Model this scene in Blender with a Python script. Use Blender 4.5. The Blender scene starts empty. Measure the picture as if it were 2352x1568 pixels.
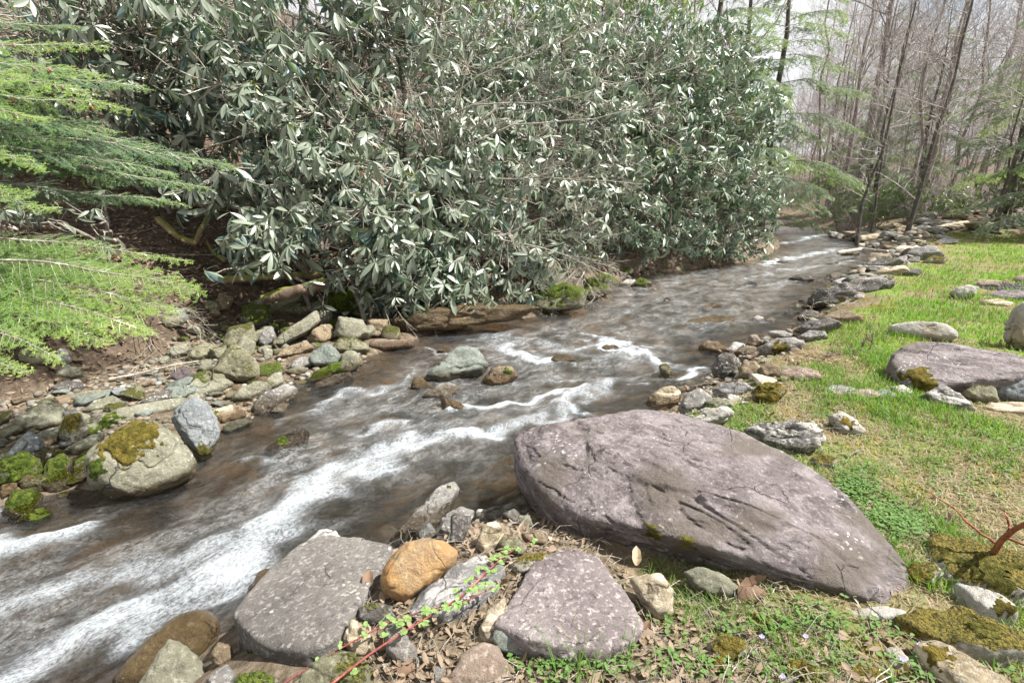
import bpy, bmesh, math, random
import numpy as np

S = bpy.context.scene
COL = S.collection
rng = np.random.default_rng(11)
random.seed(5)

# ------------------------------------------------------------------ camera, world, sun, exposure
PITCH = math.radians(15.6)
CAM_Z = 1.9
cam_data = bpy.data.cameras.new("camera")
cam_data.lens = 18.0
cam_data.sensor_width = 36.0
cam_data.clip_start = 0.05
cam_data.clip_end = 2000.0
cam = bpy.data.objects.new("camera", cam_data)
COL.objects.link(cam)
cam.location = (0, 0, CAM_Z)
cam.rotation_euler = (math.pi / 2 - PITCH, 0, 0)
S.camera = cam

SUN_EL, SUN_AZ = math.radians(55), math.radians(98)      # azimuth from +Y towards +X: high, over the right shoulder of the lawn
world = bpy.data.worlds.new("World")
S.world = world
world.use_nodes = True
wn = world.node_tree
wn.nodes.clear()
w_out = wn.nodes.new("ShaderNodeOutputWorld")
w_bg = wn.nodes.new("ShaderNodeBackground")
w_sky = wn.nodes.new("ShaderNodeTexSky")
w_sky.sky_type = 'NISHITA'
w_sky.sun_disc = False
w_sky.sun_elevation = SUN_EL
w_sky.sun_rotation = SUN_AZ
w_tc = wn.nodes.new("ShaderNodeTexCoord")
w_map = wn.nodes.new("ShaderNodeMapping")
w_map.inputs['Scale'].default_value = (1.0, 1.0, 2.2)
w_noise = wn.nodes.new("ShaderNodeTexNoise")
w_noise.inputs['Scale'].default_value = 2.3
w_noise.inputs['Detail'].default_value = 7.0
w_ramp = wn.nodes.new("ShaderNodeValToRGB")
w_ramp.color_ramp.elements[0].position = 0.24
w_ramp.color_ramp.elements[1].position = 0.40
w_mix = wn.nodes.new("ShaderNodeMix")
w_mix.data_type = 'RGBA'
w_mix.inputs['B'].default_value = (5.6, 5.7, 5.85, 1)        # thin bright cloud
wn.links.new(w_tc.outputs['Generated'], w_map.inputs['Vector'])
wn.links.new(w_map.outputs[0], w_noise.inputs['Vector'])
wn.links.new(w_noise.outputs['Fac'], w_ramp.inputs[0])
wn.links.new(w_ramp.outputs[0], w_mix.inputs['Factor'])
wn.links.new(w_sky.outputs[0], w_mix.inputs['A'])
wn.links.new(w_mix.outputs['Result'], w_bg.inputs[0])
wn.links.new(w_bg.outputs[0], w_out.inputs[0])
w_bg.inputs[1].default_value = 0.075

sun_data = bpy.data.lights.new("sun", 'SUN')
sun_data.energy = 5.0
sun_data.angle = math.radians(0.8)
sun_data.color = (1.0, 0.965, 0.915)
sun = bpy.data.objects.new("sun", sun_data)
COL.objects.link(sun)
sun.rotation_euler = (math.pi / 2 - SUN_EL, 0, math.pi - SUN_AZ)
sun.location = (10, 5, 30)

S.view_settings.view_transform = 'Standard'
S.view_settings.look = 'None'
S.view_settings.gamma = 1.0
S.view_settings.exposure = 1.3
S.cycles.max_bounces = 7
S.cycles.transparent_max_bounces = 10
S.cycles.sample_clamp_indirect = 6.0

# ------------------------------------------------------------------ small maths
cp_, sp_ = math.cos(PITCH), math.sin(PITCH)
FPX = 1176.0
def ray(px, py):
    x = (px - 1176.0) / FPX; y = -(py - 784.0) / FPX
    return np.array([x, y * sp_ + cp_, y * cp_ - sp_])
ORG = np.array([0, 0, CAM_Z])
def at_z(px, py, z=0.0):
    d = ray(px, py); return ORG + d * ((z - CAM_Z) / d[2])
def at_y(px, py, Y):
    d = ray(px, py); return ORG + d * (Y / d[1])

def _hash(ix, iy, iz, seed):
    h = (ix * 374761393 + iy * 668265263 + iz * 2147483647 + seed * 974711) & 0xFFFFFFFF
    h = ((h ^ (h >> 13)) * 1274126177) & 0xFFFFFFFF
    h = (h ^ (h >> 16)) * 2246822519 & 0xFFFFFFFF
    return ((h ^ (h >> 15)) & 0xFFFFFF) / float(0xFFFFFF)
def vnoise(p, seed=0):
    p = np.asarray(p, float)
    i = np.floor(p).astype(np.int64); f = p - i
    f = f * f * f * (f * (f * 6 - 15) + 10)
    out = 0
    for a in (0, 1):
        for b in (0, 1):
            for c in (0, 1):
                w = (f[:, 0] if a else 1 - f[:, 0]) * (f[:, 1] if b else 1 - f[:, 1]) * (f[:, 2] if c else 1 - f[:, 2])
                out = out + w * _hash(i[:, 0] + a, i[:, 1] + b, i[:, 2] + c, seed)
    return out * 2 - 1
def fbm(p, octv=4, seed=0, gain=0.5):
    p = np.asarray(p, float); s = 0; a = 1.0
    for k in range(octv):
        s = s + a * vnoise(p * (2.03 ** k) + 17.3 * k, seed + k); a *= gain
    return s
def fbm2(x, y, sc, octv=4, seed=0):
    return fbm(np.stack([x * sc, y * sc, np.full_like(x, 3.3 + seed)], 1), octv, seed)
def sstep(a, b, x):
    t = np.clip((x - a) / (b - a), 0, 1); return t * t * (3 - 2 * t)

# ------------------------------------------------------------------ river course and terrain
RIGHT = [(-9, -5), (-4.2, -1.0), (-2.6, 0.6), (-1.68, 1.63), (-1.55, 2.0), (-1.33, 2.15), (-1.25, 2.45), (-1.0, 2.62), (-0.73, 2.62), (-0.45, 2.84), (-0.02, 2.95),
         (0.45, 3.9), (1.26, 4.5), (1.83, 5.28), (2.45, 5.9), (2.74, 6.67), (3.54, 7.13), (4.7, 8.25), (5.67, 9.75), (7.15, 11.86), (9.41, 14.13), (12.39, 17.4),
         (14.22, 20.53), (15.77, 25.0), (19.21, 31.87), (21.05, 37), (25, 46), (31, 62), (40, 90)]
LEFT = [(-14, -3), (-7.0, 1.0), (-4.6, 2.05), (-3.08, 2.66), (-2.9, 2.85), (-2.49, 2.94), (-2.29, 3.33), (-2.41, 3.81), (-2.17, 4.25), (-2.16, 5.01), (-1.64, 5.43), (-1.65, 6.08),
        (-1.27, 6.67), (-0.52, 7.79), (0.93, 8.58), (1.87, 11.26), (3.67, 13.28), (7.71, 16.3), (11.0, 21), (14.13, 28.03), (17, 37), (20, 46), (25, 62), (34, 90)]
RIGHT = np.array(RIGHT, float); LEFT = np.array(LEFT, float)
def polydist(P, poly):
    best = np.full(len(P), 1e9); arc = np.zeros(len(P)); side = np.zeros(len(P)); acc = 0
    for a, b in zip(poly[:-1], poly[1:]):
        ab = b - a; L = np.hypot(*ab)
        t = np.clip(((P - a) @ ab) / (L * L), 0, 1)
        q = a + t[:, None] * ab
        d = np.hypot(P[:, 0] - q[:, 0], P[:, 1] - q[:, 1])
        m = d < best
        best[m] = d[m]; arc[m] = (acc + t * L)[m]
        side[m] = np.sign(ab[0] * (P[:, 1] - a[1]) - ab[1] * (P[:, 0] - a[0]))[m]
        acc += L
    return best, arc, side
RIVER = np.concatenate([RIGHT, LEFT[::-1]])
def inside(P):
    r = np.zeros(len(P), bool); n = len(RIVER)
    for i in range(n):
        a = RIVER[i]; b = RIVER[(i + 1) % n]
        c = ((a[1] > P[:, 1]) != (b[1] > P[:, 1])) & (P[:, 0] < (b[0] - a[0]) * (P[:, 1] - a[1]) / (b[1] - a[1] + 1e-12) + a[0])
        r ^= c
    return r
def zones(P):
    """signed distance to the water's edge (negative in the river) and which bank is nearer"""
    dr, _, _ = polydist(P, RIGHT); dl, _, _ = polydist(P, LEFT)
    ins = inside(P)
    d = np.minimum(dr, dl); d[ins] *= -1
    return d, dl < dr, ins
def terrain(P, detail=True):
    P = np.asarray(P, float).reshape(-1, 2)
    x, y = P[:, 0], P[:, 1]
    d, left, ins = zones(P)
    bed = -0.10 - 0.16 * sstep(0, 0.7, -d)
    # right bank: short stony rise, then lawn, then a stony berm at the far end
    right_h = -0.10 + 0.52 * sstep(-0.1, 1.0 + 0.02 * y, d) + 0.012 * np.maximum(d - 1, 0)
    right_h += 0.55 * sstep(17, 23, y) * sstep(0.3, 4, d) + 0.085 * np.maximum(y - 40, 0) * sstep(0, 12, d)
    # left bank: a bar of stones, a steep cut bank and a wooded slope
    barw = 2.0 * sstep(-0.7, -2.3, x) * sstep(9, 7, y)
    e = np.maximum(d - barw, 0)
    left_h = -0.10 + 0.15 * sstep(-0.1, 0.4, d) + 0.05 * np.minimum(d, barw)
    left_h += (0.50 - 0.1 * sstep(3, 10, x)) * sstep(0.0, 0.65, e) + 0.30 * np.maximum(e - 0.3, 0) + 0.16 * np.maximum(e - 4, 0)
    left_h = np.minimum(left_h, 16 + 0.02 * e)
    right_h = right_h - 0.12 * np.exp(-(((x - .55) * .55 + (y - 1.95) * .83) / .26) ** 2 - (((x - .55) * .83 - (y - 1.95) * .55) / .5) ** 2)
    h = np.where(ins, bed, np.where(left, left_h, right_h))
    if detail:
        far = sstep(25, 60, np.hypot(x, y))
        h = h + 0.030 * fbm2(x, y, 1.7, 3, 3) * sstep(-0.2, 0.3, d) * np.where(left, 1.5, 0.6) + 0.02 * fbm2(x, y, 4.5, 2, 8) * (1 - far) * np.where(ins, 1.6, 0.6)
        h = h + 0.8 * far * fbm2(x, y, 0.06, 3, 5)
    return h
def H(x, y):
    return float(terrain(np.array([[x, y]]))[0])
def hit(px, py, floor=-0.03):
    """where the line of sight through a place first meets the ground (or the water)"""
    d = ray(px, py)
    ts = np.geomspace(0.8, 90, 1500)
    Q = ORG + ts[:, None] * d
    h = np.maximum(terrain(Q[:, :2]), floor)
    k = np.argmax(Q[:, 2] < h)
    return Q[k] if Q[k, 2] < h[k] else Q[-1]

# ------------------------------------------------------------------ mesh helpers
def np_mesh(name, V, F, mat=None, parent=None, smooth=True, attrs=None, loc=None):
    me = bpy.data.meshes.new(name)
    V = np.asarray(V, np.float32); F = np.asarray(F, np.int32)
    if loc is not None:
        V = V - np.asarray(loc, np.float32)
    k = F.shape[1]
    me.vertices.add(len(V)); me.vertices.foreach_set("co", V.ravel())
    me.loops.add(F.size); me.loops.foreach_set("vertex_index", F.ravel())
    me.polygons.add(len(F)); me.polygons.foreach_set("loop_start", np.arange(0, F.size, k, dtype=np.int32))
    if smooth:
        me.polygons.foreach_set("use_smooth", np.ones(len(F), bool))
    me.update(calc_edges=True)
    for an, arr in (attrs or {}).items():
        a = me.attributes.new(an, 'FLOAT', 'POINT'); a.data.foreach_set("value", np.asarray(arr, np.float32))
    if mat: me.materials.append(mat)
    o = bpy.data.objects.new(name, me)
    COL.objects.link(o)
    if parent is not None:
        o.parent = parent
        if loc is not None:                       # parts are given in world metres: take off the parent's own place
            o.location = np.asarray(loc, float) - np.asarray(parent['_at'] if '_at' in parent else (0, 0, 0), float)
    elif loc is not None:
        o.location = loc
    return o
def tag(o, label=None, cat=None, group=None, kind=None):
    if label: o["label"] = label
    if cat: o["category"] = cat
    if group: o["group"] = group
    if kind: o["kind"] = kind
    return o
def thing(name, label, cat, loc, group=None, rz=0.0):
    o = bpy.data.objects.new(name, None)
    o.empty_display_size = 0.1
    COL.objects.link(o)
    o.location = loc; o.rotation_euler = (0, 0, rz)
    return tag(o, label, cat, group)
def part(name, V, F, mat, parent, smooth=True, attrs=None):
    """a mesh given in world metres, hung under a thing that stands at parent.location (no turn)"""
    off = np.array(parent.location); q = parent.parent
    while q is not None:
        off = off + np.array(q.location); q = q.parent
    o = np_mesh(name, np.asarray(V) - off, F, mat, None, smooth, attrs)
    o.parent = parent
    return o
def copy_tree(o, parent=None):
    c = o.copy(); COL.objects.link(c)
    if parent is not None: c.parent = parent
    for ch in list(o.children):
        copy_tree(ch, c)
    return c

class Tubes:
    def __init__(self): self.b = {}
    def add(self, P, R, sides=4):
        P = np.asarray(P, float); R = np.asarray(R, float)
        self.b.setdefault((len(P), sides), []).append((P, R))
    def build(self):
        Vs, Fs, n0 = [], [], 0
        for (K, s), lst in self.b.items():
            P = np.stack([a for a, _ in lst]); R = np.stack([r for _, r in lst])
            T = np.gradient(P, axis=1); T /= np.linalg.norm(T, axis=2, keepdims=True) + 1e-9
            ref = np.where(np.abs(T[:, :1, 2:3]) > 0.8, np.array([[[1.0, 0, 0]]]), np.array([[[0, 0, 1.0]]]))
            U = np.cross(T, np.broadcast_to(ref, T.shape)); U /= np.linalg.norm(U, axis=2, keepdims=True) + 1e-9
            W = np.cross(T, U)
            ang = np.arange(s) * 2 * np.pi / s
            V = P[:, :, None, :] + R[:, :, None, None] * (np.cos(ang)[None, None, :, None] * U[:, :, None, :] + np.sin(ang)[None, None, :, None] * W[:, :, None, :])
            M = len(lst)
            idx = np.arange(M * K * s).reshape(M, K, s)
            a = idx[:, :-1, :]; b = idx[:, 1:, :]
            F = np.stack([a, np.roll(a, -1, 2), np.roll(b, -1, 2), b], -1).reshape(-1, 4)
            Vs.append(V.reshape(-1, 3)); Fs.append(F + n0); n0 += M * K * s
        return np.concatenate(Vs), np.concatenate(Fs)

def unit(v):
    v = np.asarray(v, float); return v / (np.linalg.norm(v, axis=-1, keepdims=True) + 1e-9)
def leaves(pos, d, nrm, length, width, droop=0.25, fold=0.25, prof=None):
    """batch of folded, drooping leaves: (N,3) base, direction, upper side; returns V, F (15 verts, 8 quads each)"""
    pos = np.asarray(pos, float); N = len(pos)
    d = unit(d); sdir = unit(np.cross(nrm, d)); up = np.cross(d, sdir)
    xs = np.array([0.0, 0.22, 0.5, 0.8, 1.0]); ws = np.array(prof if prof is not None else [0.10, 0.62, 1.0, 0.78, 0.06])
    L = np.broadcast_to(np.asarray(length, float), N)[:, None]; Wd = np.broadcast_to(np.asarray(width, float), N)[:, None]
    dr = np.broadcast_to(np.asarray(droop, float), N)[:, None]; fold = np.broadcast_to(np.asarray(fold, float), N)[:, None]
    V = np.zeros((N, 5, 3, 3))
    for k in range(5):
        c = pos + d * (L * xs[k]) - up * (L * dr * xs[k] ** 2)
        e = sdir * (Wd * 0.5 * ws[k]); f = up * (Wd * 0.5 * ws[k] * fold)
        V[:, k, 0] = c - e + f; V[:, k, 1] = c; V[:, k, 2] = c + e + f
    base = (np.arange(N) * 15)[:, None, None]
    q = []
    for k in range(4):
        for j in range(2):
            q.append([k * 3 + j, k * 3 + j + 1, k * 3 + j + 4, k * 3 + j + 3])
    F = (base + np.array(q)[None]).reshape(-1, 4)
    return V.reshape(-1, 3), F

# ------------------------------------------------------------------ materials
class NT:
    def __init__(self, name):
        self.m = bpy.data.materials.new(name); self.m.use_nodes = True
        self.t = self.m.node_tree; self.t.nodes.clear()
        self.out = self.n("ShaderNodeOutputMaterial")
    def n(self, typ, **kw):
        nd = self.t.nodes.new(typ)
        for k, v in kw.items():
            if k in ('noise_dimensions', 'data_type', 'operation', 'feature', 'blend_type', 'attribute_name', 'attribute_type', 'distance', 'interpolation_type', 'clamp', 'wave_type'):
                setattr(nd, k, v)
            else:
                self.set(nd, k, v)
        return nd
    def set(self, nd, k, v):
        s = nd.inputs[int(k[1:])] if k[0] == 'i' and k[1:].isdigit() else nd.inputs[k.replace('_', ' ')]
        if hasattr(v, 'is_output') or isinstance(v, bpy.types.NodeSocket): self.t.links.new(v, s)
        else: s.default_value = v
    def pos(self): return self.n("ShaderNodeNewGeometry").outputs['Position']
    def noise(self, vec, scale, detail=4, rough=0.55, dist=0.0):
        return self.n("ShaderNodeTexNoise", Vector=vec, Scale=scale, Detail=detail, Roughness=rough, Distortion=dist).outputs['Fac']
    def scaled(self, vec, sc, rot=(0, 0, 0)):
        nd = self.n("ShaderNodeMapping"); self.t.links.new(vec, nd.inputs['Vector']); nd.inputs['Scale'].default_value = sc; nd.inputs['Rotation'].default_value = rot
        return nd.outputs[0]
    def ramp(self, fac, stops):
        nd = self.n("ShaderNodeValToRGB"); cr = nd.color_ramp
        while len(cr.elements) < len(stops): cr.elements.new(0.5)
        for e, (p, c) in zip(cr.elements, stops):
            e.position = p; e.color = (*c, 1) if len(c) == 3 else c
        self.t.links.new(fac, nd.inputs[0]); return nd.outputs[0]
    def step(self, fac, a, b):
        nd = self.n("ShaderNodeMapRange", interpolation_type='SMOOTHSTEP'); self.t.links.new(fac, nd.inputs[0])
        nd.inputs[1].default_value = a; nd.inputs[2].default_value = b; return nd.outputs[0]
    def math(self, op, a, b=0.0):
        nd = self.n("ShaderNodeMath", operation=op)
        for i, v in enumerate((a, b)):
            if isinstance(v, bpy.types.NodeSocket): self.t.links.new(v, nd.inputs[i])
            else: nd.inputs[i].default_value = v
        return nd.outputs[0]
    def mix(self, fac, a, b, mode='MIX'):
        nd = self.n("ShaderNodeMix", data_type='RGBA', blend_type=mode)
        for s, v in (('Factor', fac), ('A', a), ('B', b)):
            sock = [q for q in nd.inputs if q.name == s and (q.type == 'RGBA' or s == 'Factor') and q.enabled][0]
            if isinstance(v, bpy.types.NodeSocket): self.t.links.new(v, sock)
            else: sock.default_value = ((*v, 1) if isinstance(v, tuple) and len(v) == 3 else v)
        return [q for q in nd.outputs if q.type == 'RGBA' and q.enabled][0]
    def attr(self, name): return self.n("ShaderNodeAttribute", attribute_name=name).outputs['Fac']
    def bump(self, h, strength=0.5, dist=0.02, normal=None):
        nd = self.n("ShaderNodeBump", Strength=strength, Distance=dist, Height=h)
        if normal is not None: self.t.links.new(normal, nd.inputs['Normal'])
        return nd.outputs[0]
    def finish(self, sh): self.t.links.new(sh, self.out.inputs[0]); return self.m

def rock_mat(name, c1, c2, c3, speck=0.35, lichen=0.0, moss=0.0, moss_col=((0.10, 0.12, 0.02), (0.20, 0.17, 0.035)), streak=None, streak_gain=1.9, rough=0.8, crack=0.5, wet=True, allwet=False, dirt=None):
    t = NT(name); p = t.pos()
    col = t.ramp(t.noise(p, 2.6, 7, 0.62, 0.4), [(0.28, c1), (0.50, c2), (0.72, c3)])
    if streak:
        ps = t.scaled(p, (2.0, 2.0, 16.0), streak)
        col = t.mix(t.step(t.noise(ps, 2.0, 5, 0.6, 0.6), 0.46, 0.62), col, tuple(min(1, v * streak_gain) for v in c3))
        col = t.mix(t.step(t.noise(ps, 3.1, 4, 0.6, 0.3), 0.56, 0.70), col, tuple(v * 0.35 for v in c1))
    # mottling of mineral grains, light and dark
    col = t.mix(t.math('MULTIPLY', t.step(t.noise(p, 42, 5, 0.7), 0.50, 0.68), speck), col, tuple(min(0.8, v * 2.1 + 0.05) for v in c3))
    col = t.mix(t.math('MULTIPLY', t.step(t.noise(p, 29, 6, 0.75), 0.52, 0.70), speck * 1.3), col, tuple(v * 0.30 for v in c1))
    if dirt:
        col = t.mix(t.step(t.noise(p, 1.9, 5, 0.6), 0.50, 0.66), col, dirt)
    # thin cracks
    v = t.n("ShaderNodeTexVoronoi", feature='DISTANCE_TO_EDGE', Scale=2.1)
    wp = t.n("ShaderNodeVectorMath", operation='ADD'); t.t.links.new(p, wp.inputs[0])
    nz = t.n("ShaderNodeTexNoise", Vector=p, Scale=4.5, Detail=5); sc_ = t.n('ShaderNodeVectorMath', operation='SCALE'); t.t.links.new(nz.outputs['Color'], sc_.inputs[0]); sc_.inputs['Scale'].default_value = 0.22; t.t.links.new(sc_.outputs[0], wp.inputs[1])
    t.t.links.new(wp.outputs[0], v.inputs['Vector'])
    cr = t.math('MULTIPLY', t.step(v.outputs['Distance'], 0.014, 0.0), t.step(t.noise(p, 2.3, 4), 0.50, 0.60))
    cr = t.math('MULTIPLY', cr, crack)
    col = t.mix(cr, col, (0.018, 0.016, 0.014))
    if lichen:
        lv = t.n("ShaderNodeTexVoronoi", Scale=26.0); t.t.links.new(wp.outputs[0], lv.inputs['Vector'])
        lm = t.math('MULTIPLY', t.step(lv.outputs['Distance'], 0.30, 0.20), t.step(t.noise(p, 3.2, 3), 0.60 - 0.2 * lichen, 0.68 - 0.2 * lichen))
        lm = t.math('MULTIPLY', lm, t.step(t.noise(p, 60, 3), 0.35, 0.5))
        col = t.mix(lm, col, (0.50, 0.50, 0.44))
    rg = t.math('ADD', rough, 0.0)
    geo = t.n("ShaderNodeNewGeometry")
    sep = t.n("ShaderNodeSeparateXYZ"); t.t.links.new(geo.outputs['Normal'], sep.inputs[0])
    sepp = t.n("ShaderNodeSeparateXYZ"); t.t.links.new(p, sepp.inputs[0])
    h = t.math('ADD', t.math('MULTIPLY', t.noise(p, 7, 10, 0.72), 1.0), t.math('MULTIPLY', t.noise(p, 55, 6, 0.75), 0.30))
    h = t.math('SUBTRACT', h, t.math('MULTIPLY', cr, 0.5))
    if moss:
        mm = t.math('ADD', t.math('MULTIPLY', sep.outputs[2], 0.35), t.noise(p, 3.3, 6, 0.65))
        mm = t.step(mm, 0.98 - 0.34 * moss, 1.06 - 0.34 * moss)
        mc = t.mix(t.noise(p, 13, 4), *moss_col)
        mc = t.mix(t.step(t.noise(p, 85, 3), 0.4, 0.65), mc, tuple(v * 0.35 for v in moss_col[0]))
        col = t.mix(mm, col, mc)
        h = t.math('ADD', h, t.math('MULTIPLY', mm, t.math('MULTIPLY', t.noise(p, 120, 3), 0.9)))
    if wet:
        wz = t.math('ADD', sepp.outputs[2], t.math('MULTIPLY', t.noise(p, 5, 4), -0.14))
        wm = t.step(wz, 0.09, 0.01)
        if allwet: wm = t.math('MAXIMUM', wm, 0.9)
        col = t.mix(wm, col, t.mix(1.0, col, (0.42, 0.36, 0.28), 'MULTIPLY'))
        rg = t.math('SUBTRACT', rough, t.math('MULTIPLY', wm, rough - 0.16))
    b = t.n("ShaderNodeBsdfPrincipled", Base_Color=col, Roughness=rg, Normal=t.bump(h, 1.0, 0.05))
    b.inputs['Specular IOR Level'].default_value = 0.35
    return t.finish(b.outputs[0])

MOSS_OCHRE = ((0.16, 0.15, 0.02), (0.30, 0.21, 0.03))
MOSS_GREEN = ((0.08, 0.13, 0.012), (0.19, 0.22, 0.02))
RM = {
 'purple': rock_mat('purple_sandstone', (0.085, 0.068, 0.068), (0.15, 0.125, 0.125), (0.225, 0.195, 0.193), 0.45, 0.15, streak=(0.0, 1.45, 0.85), streak_gain=1.12, dirt=(0.13, 0.108, 0.09)),
 'purple_speckled': rock_mat('speckled_purple_stone', (0.11, 0.088, 0.086), (0.185, 0.152, 0.15), (0.28, 0.245, 0.235), 0.7, 0.2, crack=0.3),
 'grey': rock_mat('grey_stone', (0.11, 0.105, 0.10), (0.20, 0.19, 0.175), (0.29, 0.275, 0.25), 0.55, 0.35),
 'lichen_grey': rock_mat('lichened_grey_stone', (0.10, 0.092, 0.085), (0.18, 0.165, 0.15), (0.26, 0.24, 0.215), 0.5, 0.6),
 'streaked': rock_mat('streaked_grey_stone', (0.10, 0.10, 0.10), (0.17, 0.165, 0.16), (0.25, 0.24, 0.23), 0.5, 0.1, streak=(0.5, 0.9, 0.2)),
 'orange': rock_mat('orange_stone', (0.24, 0.20, 0.15), (0.42, 0.235, 0.085), (0.52, 0.33, 0.15), 0.22, 0, crack=0.25),
 'tan': rock_mat('tan_stone', (0.19, 0.145, 0.085), (0.30, 0.24, 0.155), (0.40, 0.34, 0.25), 0.4, 0.25, streak=(0.3, 1.1, 0.4)),
 'olive': rock_mat('olive_stone', (0.095, 0.09, 0.055), (0.18, 0.17, 0.105), (0.25, 0.24, 0.17), 0.35, 0.1, moss=0.75),
 'olive_plain': rock_mat('plain_olive_stone', (0.11, 0.105, 0.075), (0.19, 0.185, 0.13), (0.27, 0.26, 0.20), 0.35, 0.1, crack=0.7),
 'green_slate': rock_mat('green_slate', (0.10, 0.115, 0.10), (0.165, 0.185, 0.16), (0.23, 0.25, 0.215), 0.3, 0.1),
 'blue_grey': rock_mat('blue_grey_stone', (0.12, 0.13, 0.135), (0.20, 0.215, 0.22), (0.29, 0.30, 0.30), 0.3, 0.1),
 'pale': rock_mat('pale_limestone', (0.25, 0.235, 0.20), (0.40, 0.38, 0.34), (0.54, 0.52, 0.48), 0.3, 0.1, wet=False, dirt=(0.30, 0.25, 0.17)),
 'mossy': rock_mat('mossy_stone', (0.075, 0.07, 0.045), (0.15, 0.14, 0.09), (0.22, 0.21, 0.155), 0.4, 0.1, moss=1.2, moss_col=MOSS_GREEN),
 'ochre_moss': rock_mat('ochre_mossed_stone', (0.16, 0.14, 0.10), (0.27, 0.25, 0.20), (0.40, 0.38, 0.33), 0.5, 0.3, moss=1.15, moss_col=MOSS_OCHRE),
 'craggy': rock_mat('craggy_grey_stone', (0.07, 0.065, 0.06), (0.18, 0.17, 0.16), (0.32, 0.30, 0.27), 0.8, 0.5, moss=0.35, crack=0.9, streak=(0.9, 0.3, 0.2)),
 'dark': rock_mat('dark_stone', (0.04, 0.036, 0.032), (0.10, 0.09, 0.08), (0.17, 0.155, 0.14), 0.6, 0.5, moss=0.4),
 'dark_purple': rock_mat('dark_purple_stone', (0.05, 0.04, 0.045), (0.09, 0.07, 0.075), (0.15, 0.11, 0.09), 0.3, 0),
 'wet_brown': rock_mat('wet_brown_stone', (0.08, 0.065, 0.035), (0.16, 0.125, 0.07), (0.23, 0.18, 0.11), 0.35, 0, allwet=True, rough=0.6),
 'brown': rock_mat('brown_stone', (0.11, 0.08, 0.05), (0.19, 0.145, 0.09), (0.28, 0.22, 0.15), 0.4, 0.15),
 'reddish': rock_mat('reddish_stone', (0.14, 0.10, 0.075), (0.22, 0.165, 0.125), (0.32, 0.265, 0.215), 0.4, 0.1),
}

def leaf_mat(name, c1, c2, c3, under, trans=0.25, rough=0.35, spec=0.6, rare=None):
    t = NT(name)
    v = t.attr('var')
    col = t.ramp(v, [(0.0, c1), (0.5, c2), (0.93, c3)] + ([(0.97, rare)] if rare else []))
    geo = t.n("ShaderNodeNewGeometry")
    col2 = t.mix(geo.outputs['Backfacing'], col, under)
    b = t.n("ShaderNodeBsdfPrincipled", Base_Color=col2, Roughness=rough)
    b.inputs['Specular IOR Level'].default_value = spec
    tr = t.n("ShaderNodeBsdfTranslucent", Color=t.mix(1.0, col, (1.8, 2.0, 0.8), 'MULTIPLY'))
    mx = t.n("ShaderNodeMixShader"); mx.inputs[0].default_value = trans
    t.t.links.new(b.outputs[0], mx.inputs[1]); t.t.links.new(tr.outputs[0], mx.inputs[2])
    return t.finish(mx.outputs[0])
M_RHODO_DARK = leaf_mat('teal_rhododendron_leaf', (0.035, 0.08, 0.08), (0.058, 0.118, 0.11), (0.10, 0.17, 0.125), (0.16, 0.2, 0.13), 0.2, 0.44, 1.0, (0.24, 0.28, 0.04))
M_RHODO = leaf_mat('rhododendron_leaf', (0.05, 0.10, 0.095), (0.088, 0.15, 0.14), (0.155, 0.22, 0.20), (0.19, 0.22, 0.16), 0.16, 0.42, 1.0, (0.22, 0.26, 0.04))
M_RHODO_FAR = leaf_mat('sunlit_rhododendron_leaf', (0.06, 0.11, 0.05), (0.09, 0.16, 0.06), (0.13, 0.20, 0.06), (0.16, 0.20, 0.09), 0.3, 0.4, 0.7, (0.26, 0.30, 0.05))  # yellow-green copy: sunlight on the far shrubs put into the leaf colour
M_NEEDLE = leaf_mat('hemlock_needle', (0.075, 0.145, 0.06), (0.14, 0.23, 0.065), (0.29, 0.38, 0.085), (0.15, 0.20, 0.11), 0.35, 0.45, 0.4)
M_NEEDLE_SHADE = leaf_mat('shade_tinted_hemlock_needle', (0.05, 0.10, 0.06), (0.085, 0.15, 0.08), (0.19, 0.28, 0.07), (0.14, 0.19, 0.13), 0.3, 0.45, 0.4)  # darker bluish copy: shade on the mid boughs put into the needle colour
M_NEEDLE_FAR = leaf_mat('far_hemlock_needle', (0.10, 0.14, 0.105), (0.15, 0.195, 0.135), (0.21, 0.265, 0.145), (0.16, 0.20, 0.13), 0.35, 0.5, 0.4)
M_GRASS = leaf_mat('grass_blade', (0.30, 0.25, 0.16), (0.22, 0.20, 0.10), (0.085, 0.20, 0.022), (0.13, 0.20, 0.05), 0.35, 0.5, 0.3, (0.13, 0.29, 0.03))
M_LITTER = leaf_mat('dry_leaf', (0.08, 0.048, 0.03), (0.165, 0.105, 0.068), (0.29, 0.215, 0.145), (0.22, 0.165, 0.115), 0.12, 0.7, 0.2, (0.50, 0.38, 0.25))
M_WEED = leaf_mat('weed_leaf', (0.04, 0.10, 0.02), (0.075, 0.155, 0.025), (0.13, 0.22, 0.04), (0.12, 0.2, 0.06), 0.3, 0.6, 0.15)
M_BRAMBLE_LEAF = leaf_mat('bramble_leaf', (0.13, 0.24, 0.05), (0.18, 0.32, 0.07), (0.24, 0.38, 0.09), (0.2, 0.3, 0.1), 0.3, 0.5, 0.3)

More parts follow.
